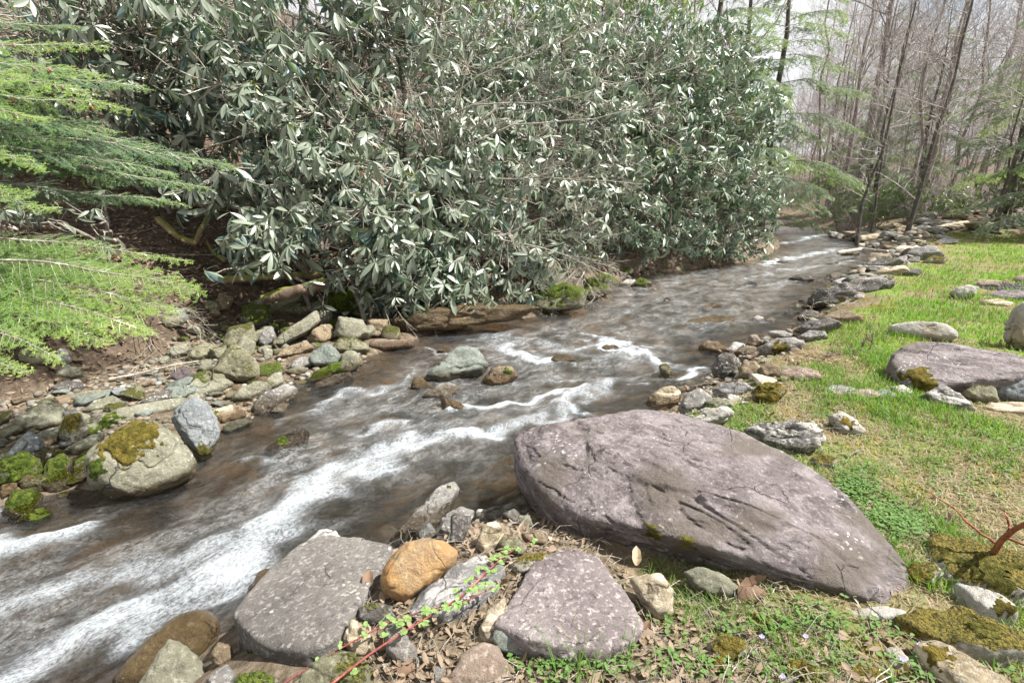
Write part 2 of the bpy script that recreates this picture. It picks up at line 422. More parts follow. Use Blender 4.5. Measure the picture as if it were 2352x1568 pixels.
def bark_mat(name, a, b, c, sc=14, moss=0.0, rough=0.85):
    t = NT(name); p = t.pos(); ps = t.scaled(p, (1, 1, 0.22))
    col = t.ramp(t.noise(ps, sc, 7, 0.7, 0.3), [(0.3, a), (0.5, b), (0.7, c)])
    col = t.mix(t.step(t.noise(p, 6, 4), 0.58, 0.68), col, tuple(min(1, v * 1.7) for v in c))
    if moss:
        sep = t.n("ShaderNodeSeparateXYZ"); t.t.links.new(t.n("ShaderNodeNewGeometry").outputs['Normal'], sep.inputs[0])
        mm = t.step(t.math('ADD', t.math('MULTIPLY', sep.outputs[2], 0.4), t.noise(p, 4, 5)), 0.95 - moss * 0.4, 1.05 - moss * 0.4)
        col = t.mix(mm, col, t.mix(t.noise(p, 40, 3), (0.09, 0.12, 0.015), (0.2, 0.2, 0.03)))
    bs = t.n("ShaderNodeBsdfPrincipled", Base_Color=col, Roughness=rough, Normal=t.bump(t.noise(ps, sc * 2, 6, 0.7), 0.7, 0.02))
    return t.finish(bs.outputs[0])
M_BARK = bark_mat('grey_bark', (0.09, 0.075, 0.06), (0.19, 0.165, 0.14), (0.30, 0.27, 0.23))
M_BARK_DARK = bark_mat('dark_bark', (0.03, 0.026, 0.022), (0.07, 0.06, 0.05), (0.16, 0.14, 0.115))
M_TWIG = bark_mat('grey_twig', (0.17, 0.145, 0.11), (0.29, 0.26, 0.21), (0.42, 0.39, 0.33), 30)
M_TWIG_BROWN = bark_mat('brown_twig', (0.12, 0.085, 0.055), (0.22, 0.165, 0.115), (0.33, 0.27, 0.2), 30)
M_BARK_FAR = bark_mat('woodland_bark', (0.11, 0.088, 0.08), (0.20, 0.165, 0.15), (0.30, 0.26, 0.24), 10)
M_TWIG_FAR = bark_mat('woodland_twig', (0.20, 0.17, 0.16), (0.31, 0.275, 0.26), (0.42, 0.385, 0.36), 10)
M_LOG = bark_mat('mossy_log_wood', (0.10, 0.06, 0.03), (0.20, 0.135, 0.07), (0.34, 0.26, 0.16), 12, moss=0.9)
M_DRIFT = bark_mat('rotten_wood', (0.04, 0.026, 0.018), (0.09, 0.06, 0.04), (0.17, 0.12, 0.08), 16, moss=0.7)
M_RED_STEM = bark_mat('red_brown_stem', (0.16, 0.045, 0.02), (0.27, 0.085, 0.035), (0.36, 0.14, 0.07), 60, rough=0.6)
M_CANE = bark_mat('bramble_cane', (0.14, 0.03, 0.025), (0.24, 0.055, 0.05), (0.30, 0.10, 0.07), 40, rough=0.5)
# ------------------------------------------------------------------ ground
def graded(a, b, lo, hi, step, grow):
    v = list(np.arange(lo, hi, step)); s = step; x = hi
    while x < b: v.append(x); s *= grow; x += s
    s = step; x = lo
    while x > a: s *= grow; x -= s; v.insert(0, x)
    return np.array(v)
gx = graded(-170, 190, -5.5, 6.0, 0.045, 1.05); gy = graded(-6, 240, 0.6, 9.0, 0.045, 1.045)
GX, GY = np.meshgrid(gx, gy, indexing='ij')
GP = np.stack([GX.ravel(), GY.ravel()], 1)
GZ = terrain(GP)
def grid_faces(nx, ny):
    i = np.arange(nx * ny).reshape(nx, ny)
    return np.stack([i[:-1, :-1], i[1:, :-1], i[1:, 1:], i[:-1, 1:]], -1).reshape(-1, 4)
gd, gleft, gins = zones(GP)
far_r = GP[:, 1]
lawn = (~gleft) * sstep(0.35, 1.0, gd + 0.25 * fbm2(GP[:, 0], GP[:, 1], 1.3, 3, 2)) * sstep(24, 17, GP[:, 1] - 0.25 * GP[:, 0]) * sstep(0.9, 1.6, GP[:, 0] * 0.55 + GP[:, 1] * 0.35 + 0.2)
litter = np.where(gleft, sstep(0.1, 0.8, gd - 1.7 * sstep(-0.7, -2.3, GP[:, 0]) * sstep(9, 7, GP[:, 1])), sstep(16, 24, GP[:, 1]) * sstep(1, 4, gd))
t = NT('creek_bank_ground'); p = t.pos()
a_l, a_t, a_b = t.attr('lawn'), t.attr('litter'), t.attr('bed')
grav = t.ramp(t.noise(p, 16, 6, 0.7), [(0.3, (0.06, 0.045, 0.03)), (0.5, (0.15, 0.115, 0.08)), (0.7, (0.27, 0.22, 0.16))])
soil = t.ramp(t.noise(p, 22, 6, 0.7), [(0.32, (0.06, 0.04, 0.022)), (0.5, (0.20, 0.15, 0.085)), (0.68, (0.34, 0.27, 0.17))])
turf = t.mix(t.step(t.noise(p, 2.6, 5, 0.6), 0.54, 0.62), soil, t.mix(t.step(t.noise(p, 50, 4, 0.7), 0.4, 0.62), (0.07, 0.06, 0.012), (0.30, 0.23, 0.035)))
turf = t.mix(t.step(t.noise(p, 1.1, 4), 0.46, 0.62), turf, t.ramp(t.noise(p, 26, 5), [(0.3, (0.09, 0.13, 0.02)), (0.7, (0.20, 0.28, 0.05))]))
lit = t.ramp(t.noise(p, 13, 7, 0.72), [(0.30, (0.03, 0.02, 0.014)), (0.5, (0.085, 0.06, 0.043)), (0.70, (0.19, 0.14, 0.105))])
vor = t.n("ShaderNodeTexVoronoi", Scale=4.2, Vector=p)
bedc = t.ramp(t.noise(p, 1.9, 4, 0.6, 0.5), [(0.32, (0.05, 0.042, 0.03)), (0.48, (0.15, 0.12, 0.08)), (0.60, (0.29, 0.19, 0.09)), (0.70, (0.22, 0.18, 0.12))])
bedc = t.mix(t.math('MULTIPLY', t.step(vor.outputs['Distance'], 0.3, 0.7), 0.6), bedc, (0.025, 0.02, 0.012))
col = t.mix(a_l, grav, turf); col = t.mix(a_t, col, lit); col = t.mix(a_b, col, bedc)
h = t.math('ADD', t.noise(p, 14, 7, 0.7), t.math('MULTIPLY', t.noise(p, 60, 4, 0.7), 0.4))
b = t.n("ShaderNodeBsdfPrincipled", Base_Color=col, Roughness=0.9, Normal=t.bump(h, 0.9, 0.05))
b.inputs['Specular IOR Level'].default_value = 0.2
M_GROUND = t.finish(b.outputs[0])
ground = np_mesh('ground', np.column_stack([GP, GZ]), grid_faces(len(gx), len(gy)), M_GROUND, attrs={'lawn': lawn, 'litter': litter, 'bed': sstep(0.15, -0.15, gd)})
tag(ground, kind='structure')

# ------------------------------------------------------------------ creek water: a rippled sheet with white water where it tumbles, far sheen painted in
FOAM_SHEEN = [  # (points in photograph pixels, half width px, strength)
 ([(-40, 1600), (120, 1500), (250, 1435), (380, 1365), (470, 1320), (560, 1285), (640, 1235)], 46, .85),
 ([(640, 1235), (700, 1190), (740, 1150), (775, 1090)], 44, .95), ([(380, 1300), (470, 1270), (560, 1240)], 40, .6),
 ([(-20, 1410), (100, 1370), (200, 1330), (300, 1300), (430, 1270)], 34, .62), ([(-20, 1262), (80, 1238), (200, 1212)], 34, .9),
 ([(250, 1520), (350, 1430), (470, 1370), (560, 1330)], 34, .55), ([(770, 1100), (860, 1065), (960, 1030)], 40, .75),
 ([(960, 1020), (1040, 1012), (1150, 1004)], 22, 1.0), ([(640, 1110), (720, 1070), (820, 1050)], 26, .35),
 ([(860, 985), (930, 975)], 22, .6), ([(1088, 945), (1160, 933), (1240, 916), (1320, 900)], 13, 1.0),
 ([(1150, 1000), (1240, 965), (1290, 940), (1330, 910), (1390, 875)], 26, .62), ([(1330, 955), (1290, 935), (1335, 890)], 18, .7),
 ([(1385, 785), (1430, 800), (1480, 815), (1515, 828)], 17, 1.0), ([(1340, 765), (1400, 782), (1500, 800)], 18, .7), ([(1335, 800), (1380, 790), (1430, 780)], 14, .6),
 ([(1150, 795), (1200, 815), (1250, 830)], 18, .85), ([(1130, 780), (1190, 790), (1240, 815)], 18, .4),
 ([(700, 950), (800, 915), (900, 880), (955, 845)], 14, .55), ([(740, 930), (820, 908)], 10, .6), ([(965, 800), (1020, 805)], 9, .5),
 ([(1560, 870), (1600, 850)], 14, .9), ([(1400, 870), (1480, 850), (1560, 835)], 16, .4), ([(1640, 745), (1760, 735)], 8, .35), ([(1500, 690), (1600, 680)], 7, .3),
 ([(1740, 610), (1830, 590), (1930, 570)], 12, .7), ([(1790, 560), (1860, 545), (1910, 535)], 9, .85), ([(1700, 640), (1840, 615), (1960, 600)], 10, .5), ([(1620, 665), (1760, 655), (1860, 640)], 9, .4), ([(1600, 640), (1720, 630), (1830, 618)], 6, .35),  # upstream strokes also paint the silver sky reflection in as white
 ([(-20, 1480), (200, 1400), (420, 1310), (640, 1220)], 80, .30), ([(400, 1260), (560, 1210), (720, 1140)], 50, .28), ([(780, 1060), (950, 1000), (1150, 960), (1320, 900)], 40, .34), ([(700, 960), (860, 900), (960, 850)], 26, .34), ([(1130, 770), (1300, 800), (1500, 830), (1600, 860)], 34, .40), ([(1200, 880), (1400, 870), (1560, 870)], 26, .34),
 ([(40, 1568), (240, 1480), (420, 1400), (560, 1330)], 30, .6), ([(940, 905), (905, 922)], 8, .55), ([(1110, 890), (1180, 884), (1200, 874)], 7, .5), ([(1500, 885), (1540, 884)], 7, .6), ([(590, 1045), (640, 1052), (700, 1032)], 9, .45), ([(960, 885), (990, 905)], 6, .5), ([(1260, 840), (1330, 836)], 7, .5), ([(200, 1120), (290, 1158), (400, 1120)], 7, .3), ([(1690, 660), (1740, 662)], 4, .4), ([(1800, 652), (1860, 654)], 5, .4), ([(1640, 870), (1560, 900)], 8, .4),
 ([(560, 1200), (640, 1160), (720, 1120)], 24, .3), ([(20, 1160), (30, 1190)], 12, .8), ([(108, 1135), (118, 1152)], 8, .9)]
wx = graded(-9, 34, -4.5, 5.0, 0.035, 1.035); wy = graded(-3, 60, 1.2, 8.0, 0.032, 1.035)
WX, WY = np.meshgrid(wx, wy, indexing='ij'); WP = np.stack([WX.ravel(), WY.ravel()], 1)
wd, wleft, wins = zones(WP)
dR, aR, _ = polydist(WP, RIGHT); dL, aL, _ = polydist(WP, LEFT)
U = aR; Vv = dR / (dR + dL + 1e-6) * 4.0
foam_sheen = np.zeros(len(WP))
wob = np.stack([fbm2(WP[:, 0], WP[:, 1], 2.2, 3, 31), fbm2(WP[:, 0], WP[:, 1], 2.2, 3, 37)], 1) * 0.16
for pts, wpx, st in FOAM_SHEEN:
    w = [at_z(*q) for q in pts]; dist = np.mean([np.linalg.norm(q - ORG) for q in w])
    dd, _, _ = polydist(WP + wob * min(1.5, dist / 4), np.array([q[:2] for q in w]))
    sg = wpx * dist / FPX * 1.2
    foam_sheen = np.maximum(foam_sheen, st * np.exp(-(dd / sg) ** 2))
ca, sa = math.cos(math.radians(48)), math.sin(math.radians(48))          # the current runs towards the lower left
U = WP[:, 0] * ca + WP[:, 1] * sa; Vv = -WP[:, 0] * sa + WP[:, 1] * ca
fl = np.stack([U * 1.0, Vv * 1.7, np.zeros_like(U)], 1)
wz = 0.022 * fbm(fl * 1.3, 3, 51) + 0.012 * fbm(fl * 4.0, 3, 57) + foam_sheen * (0.02 + 0.05 * fbm(fl * np.array([2.2, 2.6, 1]), 3, 61)) + 0.007 * fbm(fl * 10, 2, 67) * (0.5 + foam_sheen)
keep = wd < 0.5
Fw = grid_faces(len(wx), len(wy)); Fw = Fw[keep[Fw].all(1)]
used = np.unique(Fw); remap = np.full(len(WP), -1); remap[used] = np.arange(len(used))
t = NT('creek_water'); p = t.pos()
cb = t.n("ShaderNodeCombineXYZ"); t.t.links.new(t.attr('flow_u'), cb.inputs[0]); t.t.links.new(t.attr('flow_v'), cb.inputs[1])
fu = cb.outputs[0]
fine = t.noise(t.scaled(fu, (10, 17, 1)), 1.0, 8, 0.75, 0.5)
finer = t.noise(t.scaled(fu, (48, 70, 1)), 1.0, 6, 0.75, 0.3)
bn = t.bump(t.math('ADD', t.math('MULTIPLY', fine, 0.8), t.math('MULTIPLY', finer, 0.55)), 1.0, 0.075)
fo = t.attr('foam_sheen')
# clear brown water over the bed; grey diffuse flecks paint in sky reflection
tr = t.n("ShaderNodeBsdfTransparent", Color=(0.92, 0.84, 0.70, 1))
sky_grey = t.n("ShaderNodeBsdfDiffuse", Color=(0.62, 0.62, 0.61, 1), Normal=bn)
sky_fleck = t.math('MULTIPLY', t.step(t.noise(t.scaled(fu, (2.2, 3.6, 1)), 1.0, 9, 0.75, 0.3), 0.38, 0.64), t.step(t.math('ADD', t.math('MULTIPLY', finer, .5), t.math('MULTIPLY', fine, .5)), 0.42, 0.58))
m1 = t.n("ShaderNodeMixShader"); t.t.links.new(t.math('MULTIPLY', t.math('ADD', t.math('MULTIPLY', sky_fleck, 0.60), 0.05), t.attr('deep')), m1.inputs[0])
t.t.links.new(tr.outputs[0], m1.inputs[1]); t.t.links.new(sky_grey.outputs[0], m1.inputs[2])
gl = t.n("ShaderNodeBsdfGlossy", Color=(0.95, 0.97, 1, 1), Roughness=0.09, Normal=bn)
fr = t.n("ShaderNodeFresnel", IOR=1.33, Normal=bn)
m2 = t.n("ShaderNodeMixShader"); t.t.links.new(t.math('MINIMUM', t.math('MULTIPLY', fr.outputs[0], 1.9), 1.0), m2.inputs[0])
t.t.links.new(m1.outputs[0], m2.inputs[1]); t.t.links.new(gl.outputs[0], m2.inputs[2])
# white water bubbles, and the painted upstream sheen, broken into streaks along the current
brk = t.math('ADD', t.math('MULTIPLY', t.noise(t.scaled(fu, (3.4, 5.6, 1)), 1.0, 10, 0.76, 0.3), 0.75), t.math('MULTIPLY', finer, 0.35))
fm = t.math('MULTIPLY', fo, t.math('ADD', -0.95, t.math('MULTIPLY', brk, 3.4)))
fmn = t.math('MULTIPLY', t.step(fm, 0.16, 1.0), t.math('ADD', 0.5, t.math('MULTIPLY', t.step(t.math('ADD', t.math('MULTIPLY', finer, .6), t.math('MULTIPLY', fine, .4)), 0.40, 0.58), 0.5)))
white = t.n("ShaderNodeBsdfPrincipled", Base_Color=(0.74, 0.80, 0.85, 1), Roughness=0.55, Normal=bn)
m3 = t.n("ShaderNodeMixShader"); t.t.links.new(fmn, m3.inputs[0])
t.t.links.new(m2.outputs[0], m3.inputs[1]); t.t.links.new(white.outputs[0], m3.inputs[2])
M_WATER = t.finish(m3.outputs[0])
water = np_mesh('water', np.column_stack([WP, wz])[used], remap[Fw], M_WATER, attrs={'deep': (1 - .8 * sstep(-.75, -.15, wd) * (1 - .8 * np.clip(foam_sheen, 0, 1)))[used], 'foam_sheen': foam_sheen[used], 'flow_u': U[used], 'flow_v': Vv[used]})
tag(water, kind='structure')

# ------------------------------------------------------------------ rocks
def ico(sub):
    bm = bmesh.new(); bmesh.ops.create_icosphere(bm, subdivisions=sub, radius=1.0)
    V = np.array([v.co[:] for v in bm.verts]); F = np.array([[v.index for v in f.verts] for f in bm.faces]); bm.free()
    return V, F
ICO = {k: ico(k) for k in (3, 4, 5, 6, 7)}
def hull_planes(P):
    bm = bmesh.new()
    for q in P: bm.verts.new(q)
    bmesh.ops.convex_hull(bm, input=bm.verts[:])
    bm.normal_update()
    N = np.array([f.normal[:] for f in bm.faces if f.calc_area() > 1e-9]); D = np.array([f.normal.dot(f.verts[0].co) for f in bm.faces if f.calc_area() > 1e-9])
    bm.free(); return N, D
def rock_body(P, sub=4, k=16, rough=0.05, strata=0.0, seed=0, strat_dir=(0.15, 0.1, 1.0), groove=None):
    """a weathered block inside the hull of the points P: rounded planes, then lumps, ledges and pits"""
    P = np.asarray(P, float); C = P.mean(0); Q = P - C
    ev, R = np.linalg.eigh(np.cov(Q.T) + np.eye(3) * 1e-6)
    sc = np.maximum(np.sqrt(ev), np.sqrt(ev.max()) * 0.25)
    V0, F = ICO[sub]
    D = unit((V0 * sc) @ R.T)
    if np.linalg.det(R) < 0: F = F[:, ::-1]
    N, d = hull_planes(Q)
    m = np.clip(D @ N.T, 0, None) / np.maximum(d, 1e-4)
    r = (m ** k).sum(1) ** (-1.0 / k)
    V = D * r[:, None]
    s = float(np.prod(sc * 2.0) ** (1 / 3)) * 1.6
    W = (V + C) / s
    disp = rough * s * (fbm(W * 2.1, 3, seed) + 0.55 * fbm(W * 6.5, 4, seed + 9, .6))
    ridge = np.abs(fbm(W * np.array([1.6, 1.6, 1.6]), 3, seed + 20))
    disp -= rough * s * 0.9 * sstep(0.10, 0.0, ridge)
    if strata:
        n = unit(np.array(strat_dir)); A = W + n * (4.0 * (W @ n))[:, None]
        disp += strata * s * np.round(2.5 * fbm(A * 1.7, 3, seed + 30)) / 2.5 * 0.6 + strata * s * 0.5 * fbm(A * 4, 2, seed + 33)
    if groove:
        amp, gdir = groove; gdir = unit(np.array(gdir)); A = (V + C); al = A @ gdir; B = A - al[:, None] * gdir; A = gdir * (al * .9)[:, None] + B * 5.0
        g = fbm(A + .35 * fbm((V + C) * 2.0, 3, seed + 41)[:, None], 4, seed + 40)
        disp += amp * (np.round(g * 2.2) / 2.2 * .7 + .4 * g) - amp * 1.1 * sstep(.07, .0, np.abs(fbm(A * 1.3 + 7, 3, seed + 44)))
    V = V + D * disp[:, None]
    return C, V, F
def make_rock(name, P, mat, label, group=None, cat='rock', **kw):
    C, V, F = rock_body(P, **kw)
    o = np_mesh(name, V, F, RM[mat]); o.location = C
    tag(o, label, cat, group); o['_r'] = 1
    return o, V + C, F
M_MOSS = {}
for key, (ca, cb_) in {'green': ((0.045, 0.07, 0.012), (0.15, 0.19, 0.03)), 'ochre': ((0.10, 0.085, 0.018), (0.27, 0.205, 0.045)), 'olive': ((0.07, 0.07, 0.015), (0.22, 0.19, 0.05))}.items():
    t = NT(key + '_moss'); p = t.pos()
    col = t.ramp(t.noise(p, 30, 6, 0.75), [(0.33, tuple(v * 0.5 for v in ca)), (0.48, ca), (0.66, cb_)])
    col = t.mix(t.step(t.noise(p, 7, 4), 0.5, 0.66), col, tuple(0.8 * v for v in cb_))
    h = t.math('ADD', t.noise(p, 45, 5, 0.75), t.math('MULTIPLY', t.noise(p, 160, 3), 0.7))
    bs = t.n("ShaderNodeBsdfPrincipled", Base_Color=col, Roughness=0.95, Normal=t.bump(h, 1.0, 0.03)); bs.inputs['Specular IOR Level'].default_value = 0.1
    M_MOSS[key] = t.finish(bs.outputs[0])
def moss_patch(rock, V, F, px, py, rad, key, thick=0.014, seed=1, sq=1.0):
    rad *= .8; thick = min(thick * .7, rad * .08)
    """a cushion of moss lying on the rock where the line of sight at (px, py) meets it"""
    d = unit(ray(px, py)); rel = V - ORG; along = rel @ d
    off = np.linalg.norm(rel - along[:, None] * d, axis=1)
    near = np.where(off < off.min() + 0.03)[0]; c = V[near[np.argmin(along[near])]]
    q = V - c; q = q * np.array([1, 1, sq])
    dist = np.linalg.norm(q, axis=1) + rad * 0.55 * fbm(V * (2.6 / rad), 4, seed, .65)
    lift = thick * (1.6 * sstep(rad, rad * 0.55, dist) - 0.6) + 0.25 * thick * fbm(V * 45, 2, seed)
    ok = dist < rad * 1.05
    Fm = F[ok[F].all(1)]
    if len(Fm) < 4: return
    a = V[F[:, 1]] - V[F[:, 0]]; b2 = V[F[:, 2]] - V[F[:, 0]]; fn = np.cross(a, b2); vn = np.zeros_like(V)
    for i in range(3): np.add.at(vn, F[:, i], fn)
    vn = unit(vn)
    us = np.unique(Fm); rm = np.full(len(V), -1); rm[us] = np.arange(len(us))
    Vm = (V + vn * lift[:, None])[us]
    o = np_mesh('moss', Vm - np.array(rock.location), rm[Fm], M_MOSS[key]); o.parent = rock
def ring_rock(name, poly, mat, label, tilt=55, bulge=0.22, thick=0.35, sub=4, k=24, rough=0.045, strata=0.0, seed=None, group=None, moss=None, zoff=0.0, sink=0.0, cat='rock', front=0.72, grow=1.0):
    """a boulder whose outline as seen from the path is poly; it lies back at `tilt` degrees from level and has real thickness"""
    poly = np.array(poly, float)
    yb = poly[:, 1].max(); xb = poly[poly[:, 1] > yb - 0.12 * np.ptp(poly[:, 1]) - 1, 0].mean()
    G = hit(xb, yb) + np.array([0, 0, zoff])
    hd = unit(np.array([-G[0], -G[1], 0.0]))
    tl = math.radians(tilt)
    n = hd * math.sin(tl) + np.array([0, 0, math.cos(tl)])
    ring = []
    for q in poly:
        d = ray(*q); ring.append(ORG + d * (((G - ORG) @ n) / (d @ n)))
    ring = np.array(ring); c = ring.mean(0); ring = c + (ring - c) * (1 + 0.75 / k + 0.01) * grow
    s = math.sqrt(np.ptp(ring @ unit(np.cross(n, [0, 0, 1.0]))) * np.ptp(ring @ unit(np.cross(n, np.cross(n, [0, 0, 1.0])))))
    fr = c + front * (ring - c) + n * bulge * s
    bk = c + 0.88 * (ring - c) - n * thick * s
    P = np.concatenate([ring, fr, bk]); P[:, 2] -= sink
    sd = seed if seed is not None else int(poly.sum()) % 997
    o, V, F = make_rock(name, P, mat, label, group, cat, sub=sub, k=k, rough=rough, strata=strata, seed=sd)
    for i, mp in enumerate(moss or []):
        moss_patch(o, V, F, *mp, seed=sd + i)
    return o

# --- the great purple slab in front
top = [(1178, 985, .42), (1250, 968, .48), (1330, 960, .54), (1450, 930, .60), (1565, 942, .61), (1710, 992, .59), (1810, 1040, .57), (1912, 1088, .56), (1980, 1152, .54), (2030, 1195, .53), (2090, 1255, .51), (2125, 1310, .49),
       (1168, 1030, .36), (1212, 1110, .35), (1300, 1170, .42), (1400, 1205, .47), (1560, 1228, .52), (1720, 1290, .51), (1900, 1352, .49), (2050, 1388, .47), (2120, 1360, .46), (1500, 1080, .61), (1700, 1150, .61), (1900, 1240, .58)]
low = [(1176, 1068, .12), (1196, 1130, .02), (1243, 1208, .06), (1288, 1256, .13), (1440, 1260, .26), (1560, 1285, .30), (1700, 1338, .34), (1850, 1384, .36), (2020, 1402, .38)]
P = [at_z(*q) for q in top] + [at_z(*q) for q in low]
P += [np.array([q[0], q[1], -0.1]) for q in P[:12]]
slab, sV, sF = make_rock('boulder', P, 'purple', 'huge flat purple-grey slab boulder sloping into the lawn beside the creek', cat='boulder', sub=7, k=34, rough=0.014, strata=0.006, seed=3, strat_dir=(0.25, 0.1, 1), groove=(.020, (.66, -.75, -.08)))
moss_patch(slab, sV, sF, 1490, 1240, 0.07, 'olive', 0.012, 4); moss_patch(slab, sV, sF, 1570, 1262, 0.06, 'olive', 0.012, 8)

R_ = ring_rock
# --- the blocks nearest the path, each from the corners of its top and the foot of its side
_P = [at_z(*q) for q in [(732, 1216, 0.32), (800, 1220, 0.35), (908, 1244, 0.41), (875, 1312, 0.45), (818, 1402, 0.49), (778, 1458, 0.51), (700, 1484, 0.51), (600, 1478, 0.48), (546, 1438, 0.44), (531, 1408, 0.4), (588, 1328, 0.36), (678, 1248, 0.31)]] + [at_z(*q) for q in [(538, 1500, 0.2), (545, 1530, 0.16), (690, 1538, 0.24), (775, 1496, 0.34), (880, 1330, 0.3)]]; _P += [q * np.array([1, 1, 0]) + np.array([0, .02, .05]) for q in _P[:12]]
_o, _V, _F = make_rock('boulder', _P, 'lichen_grey', 'flat-topped grey boulder with pale lichen spots, left of the orange boulder', cat='boulder', seed=75, **{'sub': 6, 'k': 30, 'rough': 0.012, 'strata': 0.004, 'groove': (0.006, (0.5, 0.8, 0.1))})
moss_patch(_o, _V, _F, 560, 1525, 0.05, 'green', seed=2)
_P = [at_z(*q) for q in [(1122, 1420, 0.52), (1140, 1392, 0.51), (1180, 1340, 0.5), (1230, 1280, 0.48), (1292, 1252, 0.46), (1374, 1264, 0.46), (1402, 1333, 0.48), (1472, 1388, 0.48), (1480, 1432, 0.48), (1445, 1472, 0.49), (1380, 1490, 0.51), (1290, 1480, 0.53), (1190, 1455, 0.54)]] + [at_z(*q) for q in [(1130, 1445, 0.42), (1200, 1485, 0.4), (1290, 1512, 0.4), (1390, 1520, 0.38), (1455, 1496, 0.36)]]; _P += [q * np.array([1, 1, 0]) + np.array([0, .02, .05]) for q in _P[:13]]
_o, _V, _F = make_rock('boulder', _P, 'purple_speckled', 'wide speckled purple boulder in front of the great slab', cat='boulder', seed=55, **{'sub': 6, 'k': 30, 'rough': 0.014, 'strata': 0.012, 'groove': (0.007, (0.9, 0.3, 0))})
_P = [at_z(*q) for q in [(945, 1372, 0.46), (1005, 1312, 0.46), (1062, 1276, 0.45), (1122, 1258, 0.43), (1174, 1288, 0.43), (1152, 1332, 0.47), (1092, 1372, 0.51), (1000, 1405, 0.51), (928, 1408, 0.48)]] + [at_z(*q) for q in [(912, 1430, 0.36), (945, 1476, 0.33), (1010, 1497, 0.33), (1068, 1472, 0.35), (1115, 1405, 0.36)]]; _P += [q * np.array([1, 1, 0]) + np.array([0, .02, .05]) for q in _P[:9]]
_o, _V, _F = make_rock('boulder', _P, 'streaked', 'dark grey boulder with pale streaks under the bramble cane', cat='boulder', seed=58, **{'sub': 6, 'k': 20, 'rough': 0.022, 'strata': 0.012, 'groove': (0.008, (0.7, 0.7, 0.1))})
_P = [at_z(*q) for q in [(2042, 1408, 0.47), (2100, 1378, 0.5), (2200, 1372, 0.52), (2300, 1413, 0.53), (2385, 1450, 0.53), (2385, 1490, 0.51), (2250, 1470, 0.51), (2150, 1446, 0.5)]] + [at_z(*q) for q in [(2048, 1445, 0.38), (2150, 1474, 0.38), (2250, 1498, 0.38), (2385, 1524, 0.38)]]; _P += [q * np.array([1, 1, 0]) + np.array([0, .02, .05]) for q in _P[:8]]
_o, _V, _F = make_rock('rock', _P, 'ochre_moss', 'long pale rock with brown moss on its back near the red stem', cat='rock', seed=60, **{'sub': 5, 'k': 16, 'rough': 0.03, 'strata': 0.015})
moss_patch(_o, _V, _F, 2270, 1430, 0.07, 'olive', seed=2)
_P = [at_z(*q) for q in [(2186, 1332, 0.49), (2250, 1336, 0.52), (2312, 1358, 0.53), (2347, 1398, 0.51), (2262, 1392, 0.5)]] + [at_z(*q) for q in [(2198, 1366, 0.4), (2262, 1400, 0.4), (2327, 1422, 0.4)]]; _P += [q * np.array([1, 1, 0]) + np.array([0, .02, .05]) for q in _P[:5]]
_o, _V, _F = make_rock('rock', _P, 'pale', 'clean pale grey stone between two mossy rocks', cat='rock', seed=45, **{'sub': 5, 'k': 16, 'rough': 0.025})
moss_patch(_o, _V, _F, 2335, 1390, 0.05, 'ochre', seed=2)
_P = [at_z(*q) for q in [(2110, 1234, 0.48), (2150, 1204, 0.51), (2232, 1212, 0.55), (2385, 1265, 0.58), (2385, 1350, 0.55), (2250, 1330, 0.53), (2160, 1302, 0.48)]] + [at_z(*q) for q in [(2112, 1258, 0.38), (2150, 1314, 0.38), (2250, 1352, 0.38), (2385, 1380, 0.38)]]; _P += [q * np.array([1, 1, 0]) + np.array([0, .02, .05]) for q in _P[:7]]
_o, _V, _F = make_rock('rock', _P, 'ochre_moss', 'broad rock under brown moss at the foot of the red stem', cat='rock', seed=55, **{'sub': 5, 'k': 14, 'rough': 0.035, 'strata': 0.01})
moss_patch(_o, _V, _F, 2170, 1260, 0.08, 'olive', seed=2)
moss_patch(_o, _V, _F, 2270, 1290, 0.12, 'olive', seed=2)
moss_patch(_o, _V, _F, 2330, 1340, 0.07, 'olive', seed=2)
_P = [at_z(*q) for q in [(2102, 1482, 0.47), (2150, 1462, 0.5), (2232, 1498, 0.52), (2340, 1562, 0.52), (2290, 1592, 0.5), (2180, 1545, 0.49)]] + [at_z(*q) for q in [(2108, 1494, 0.38), (2180, 1560, 0.38), (2270, 1600, 0.38)]]; _P += [q * np.array([1, 1, 0]) + np.array([0, .02, .05]) for q in _P[:6]]
_o, _V, _F = make_rock('rock', _P, 'tan', 'tan slab with bright moss at the lower edge of the lawn', cat='rock', seed=55, **{'sub': 5, 'k': 18, 'rough': 0.03, 'strata': 0.02})
moss_patch(_o, _V, _F, 2125, 1486, 0.06, 'ochre', seed=2)
# --- boulders at the near right bank
R_('boulder', [(862, 1335), (880, 1290), (918, 1250), (968, 1229), (1022, 1232), (1062, 1272), (1045, 1300), (985, 1350), (935, 1388), (880, 1372)], 'orange', 'smooth orange boulder wedged between grey boulders', tilt=50, bulge=.26, sub=5, k=11, rough=.025, cat='boulder')
R_('rock', [(1098, 1448), (1115, 1405), (1160, 1370), (1170, 1440), (1165, 1488), (1110, 1480)], 'tan', 'tan stone edging the left side of the speckled purple boulder', tilt=45)
R_('rock', [(1128, 1455), (1150, 1440), (1215, 1475), (1235, 1508), (1180, 1508), (1135, 1485)], 'green_slate', 'grey-green stone tucked under the speckled purple boulder', tilt=60, k=9)
R_('rock', [(1440, 1328), (1480, 1312), (1522, 1312), (1548, 1352), (1543, 1408), (1512, 1424), (1480, 1392)], 'tan', 'angular tan stone standing among dry leaves', tilt=48, bulge=.28, k=20)
R_('rock', [(1563, 1312), (1605, 1298), (1662, 1316), (1706, 1352), (1690, 1375), (1640, 1372), (1590, 1355)], 'olive_plain', 'smooth olive stone in the leaves below the purple slab', tilt=45)
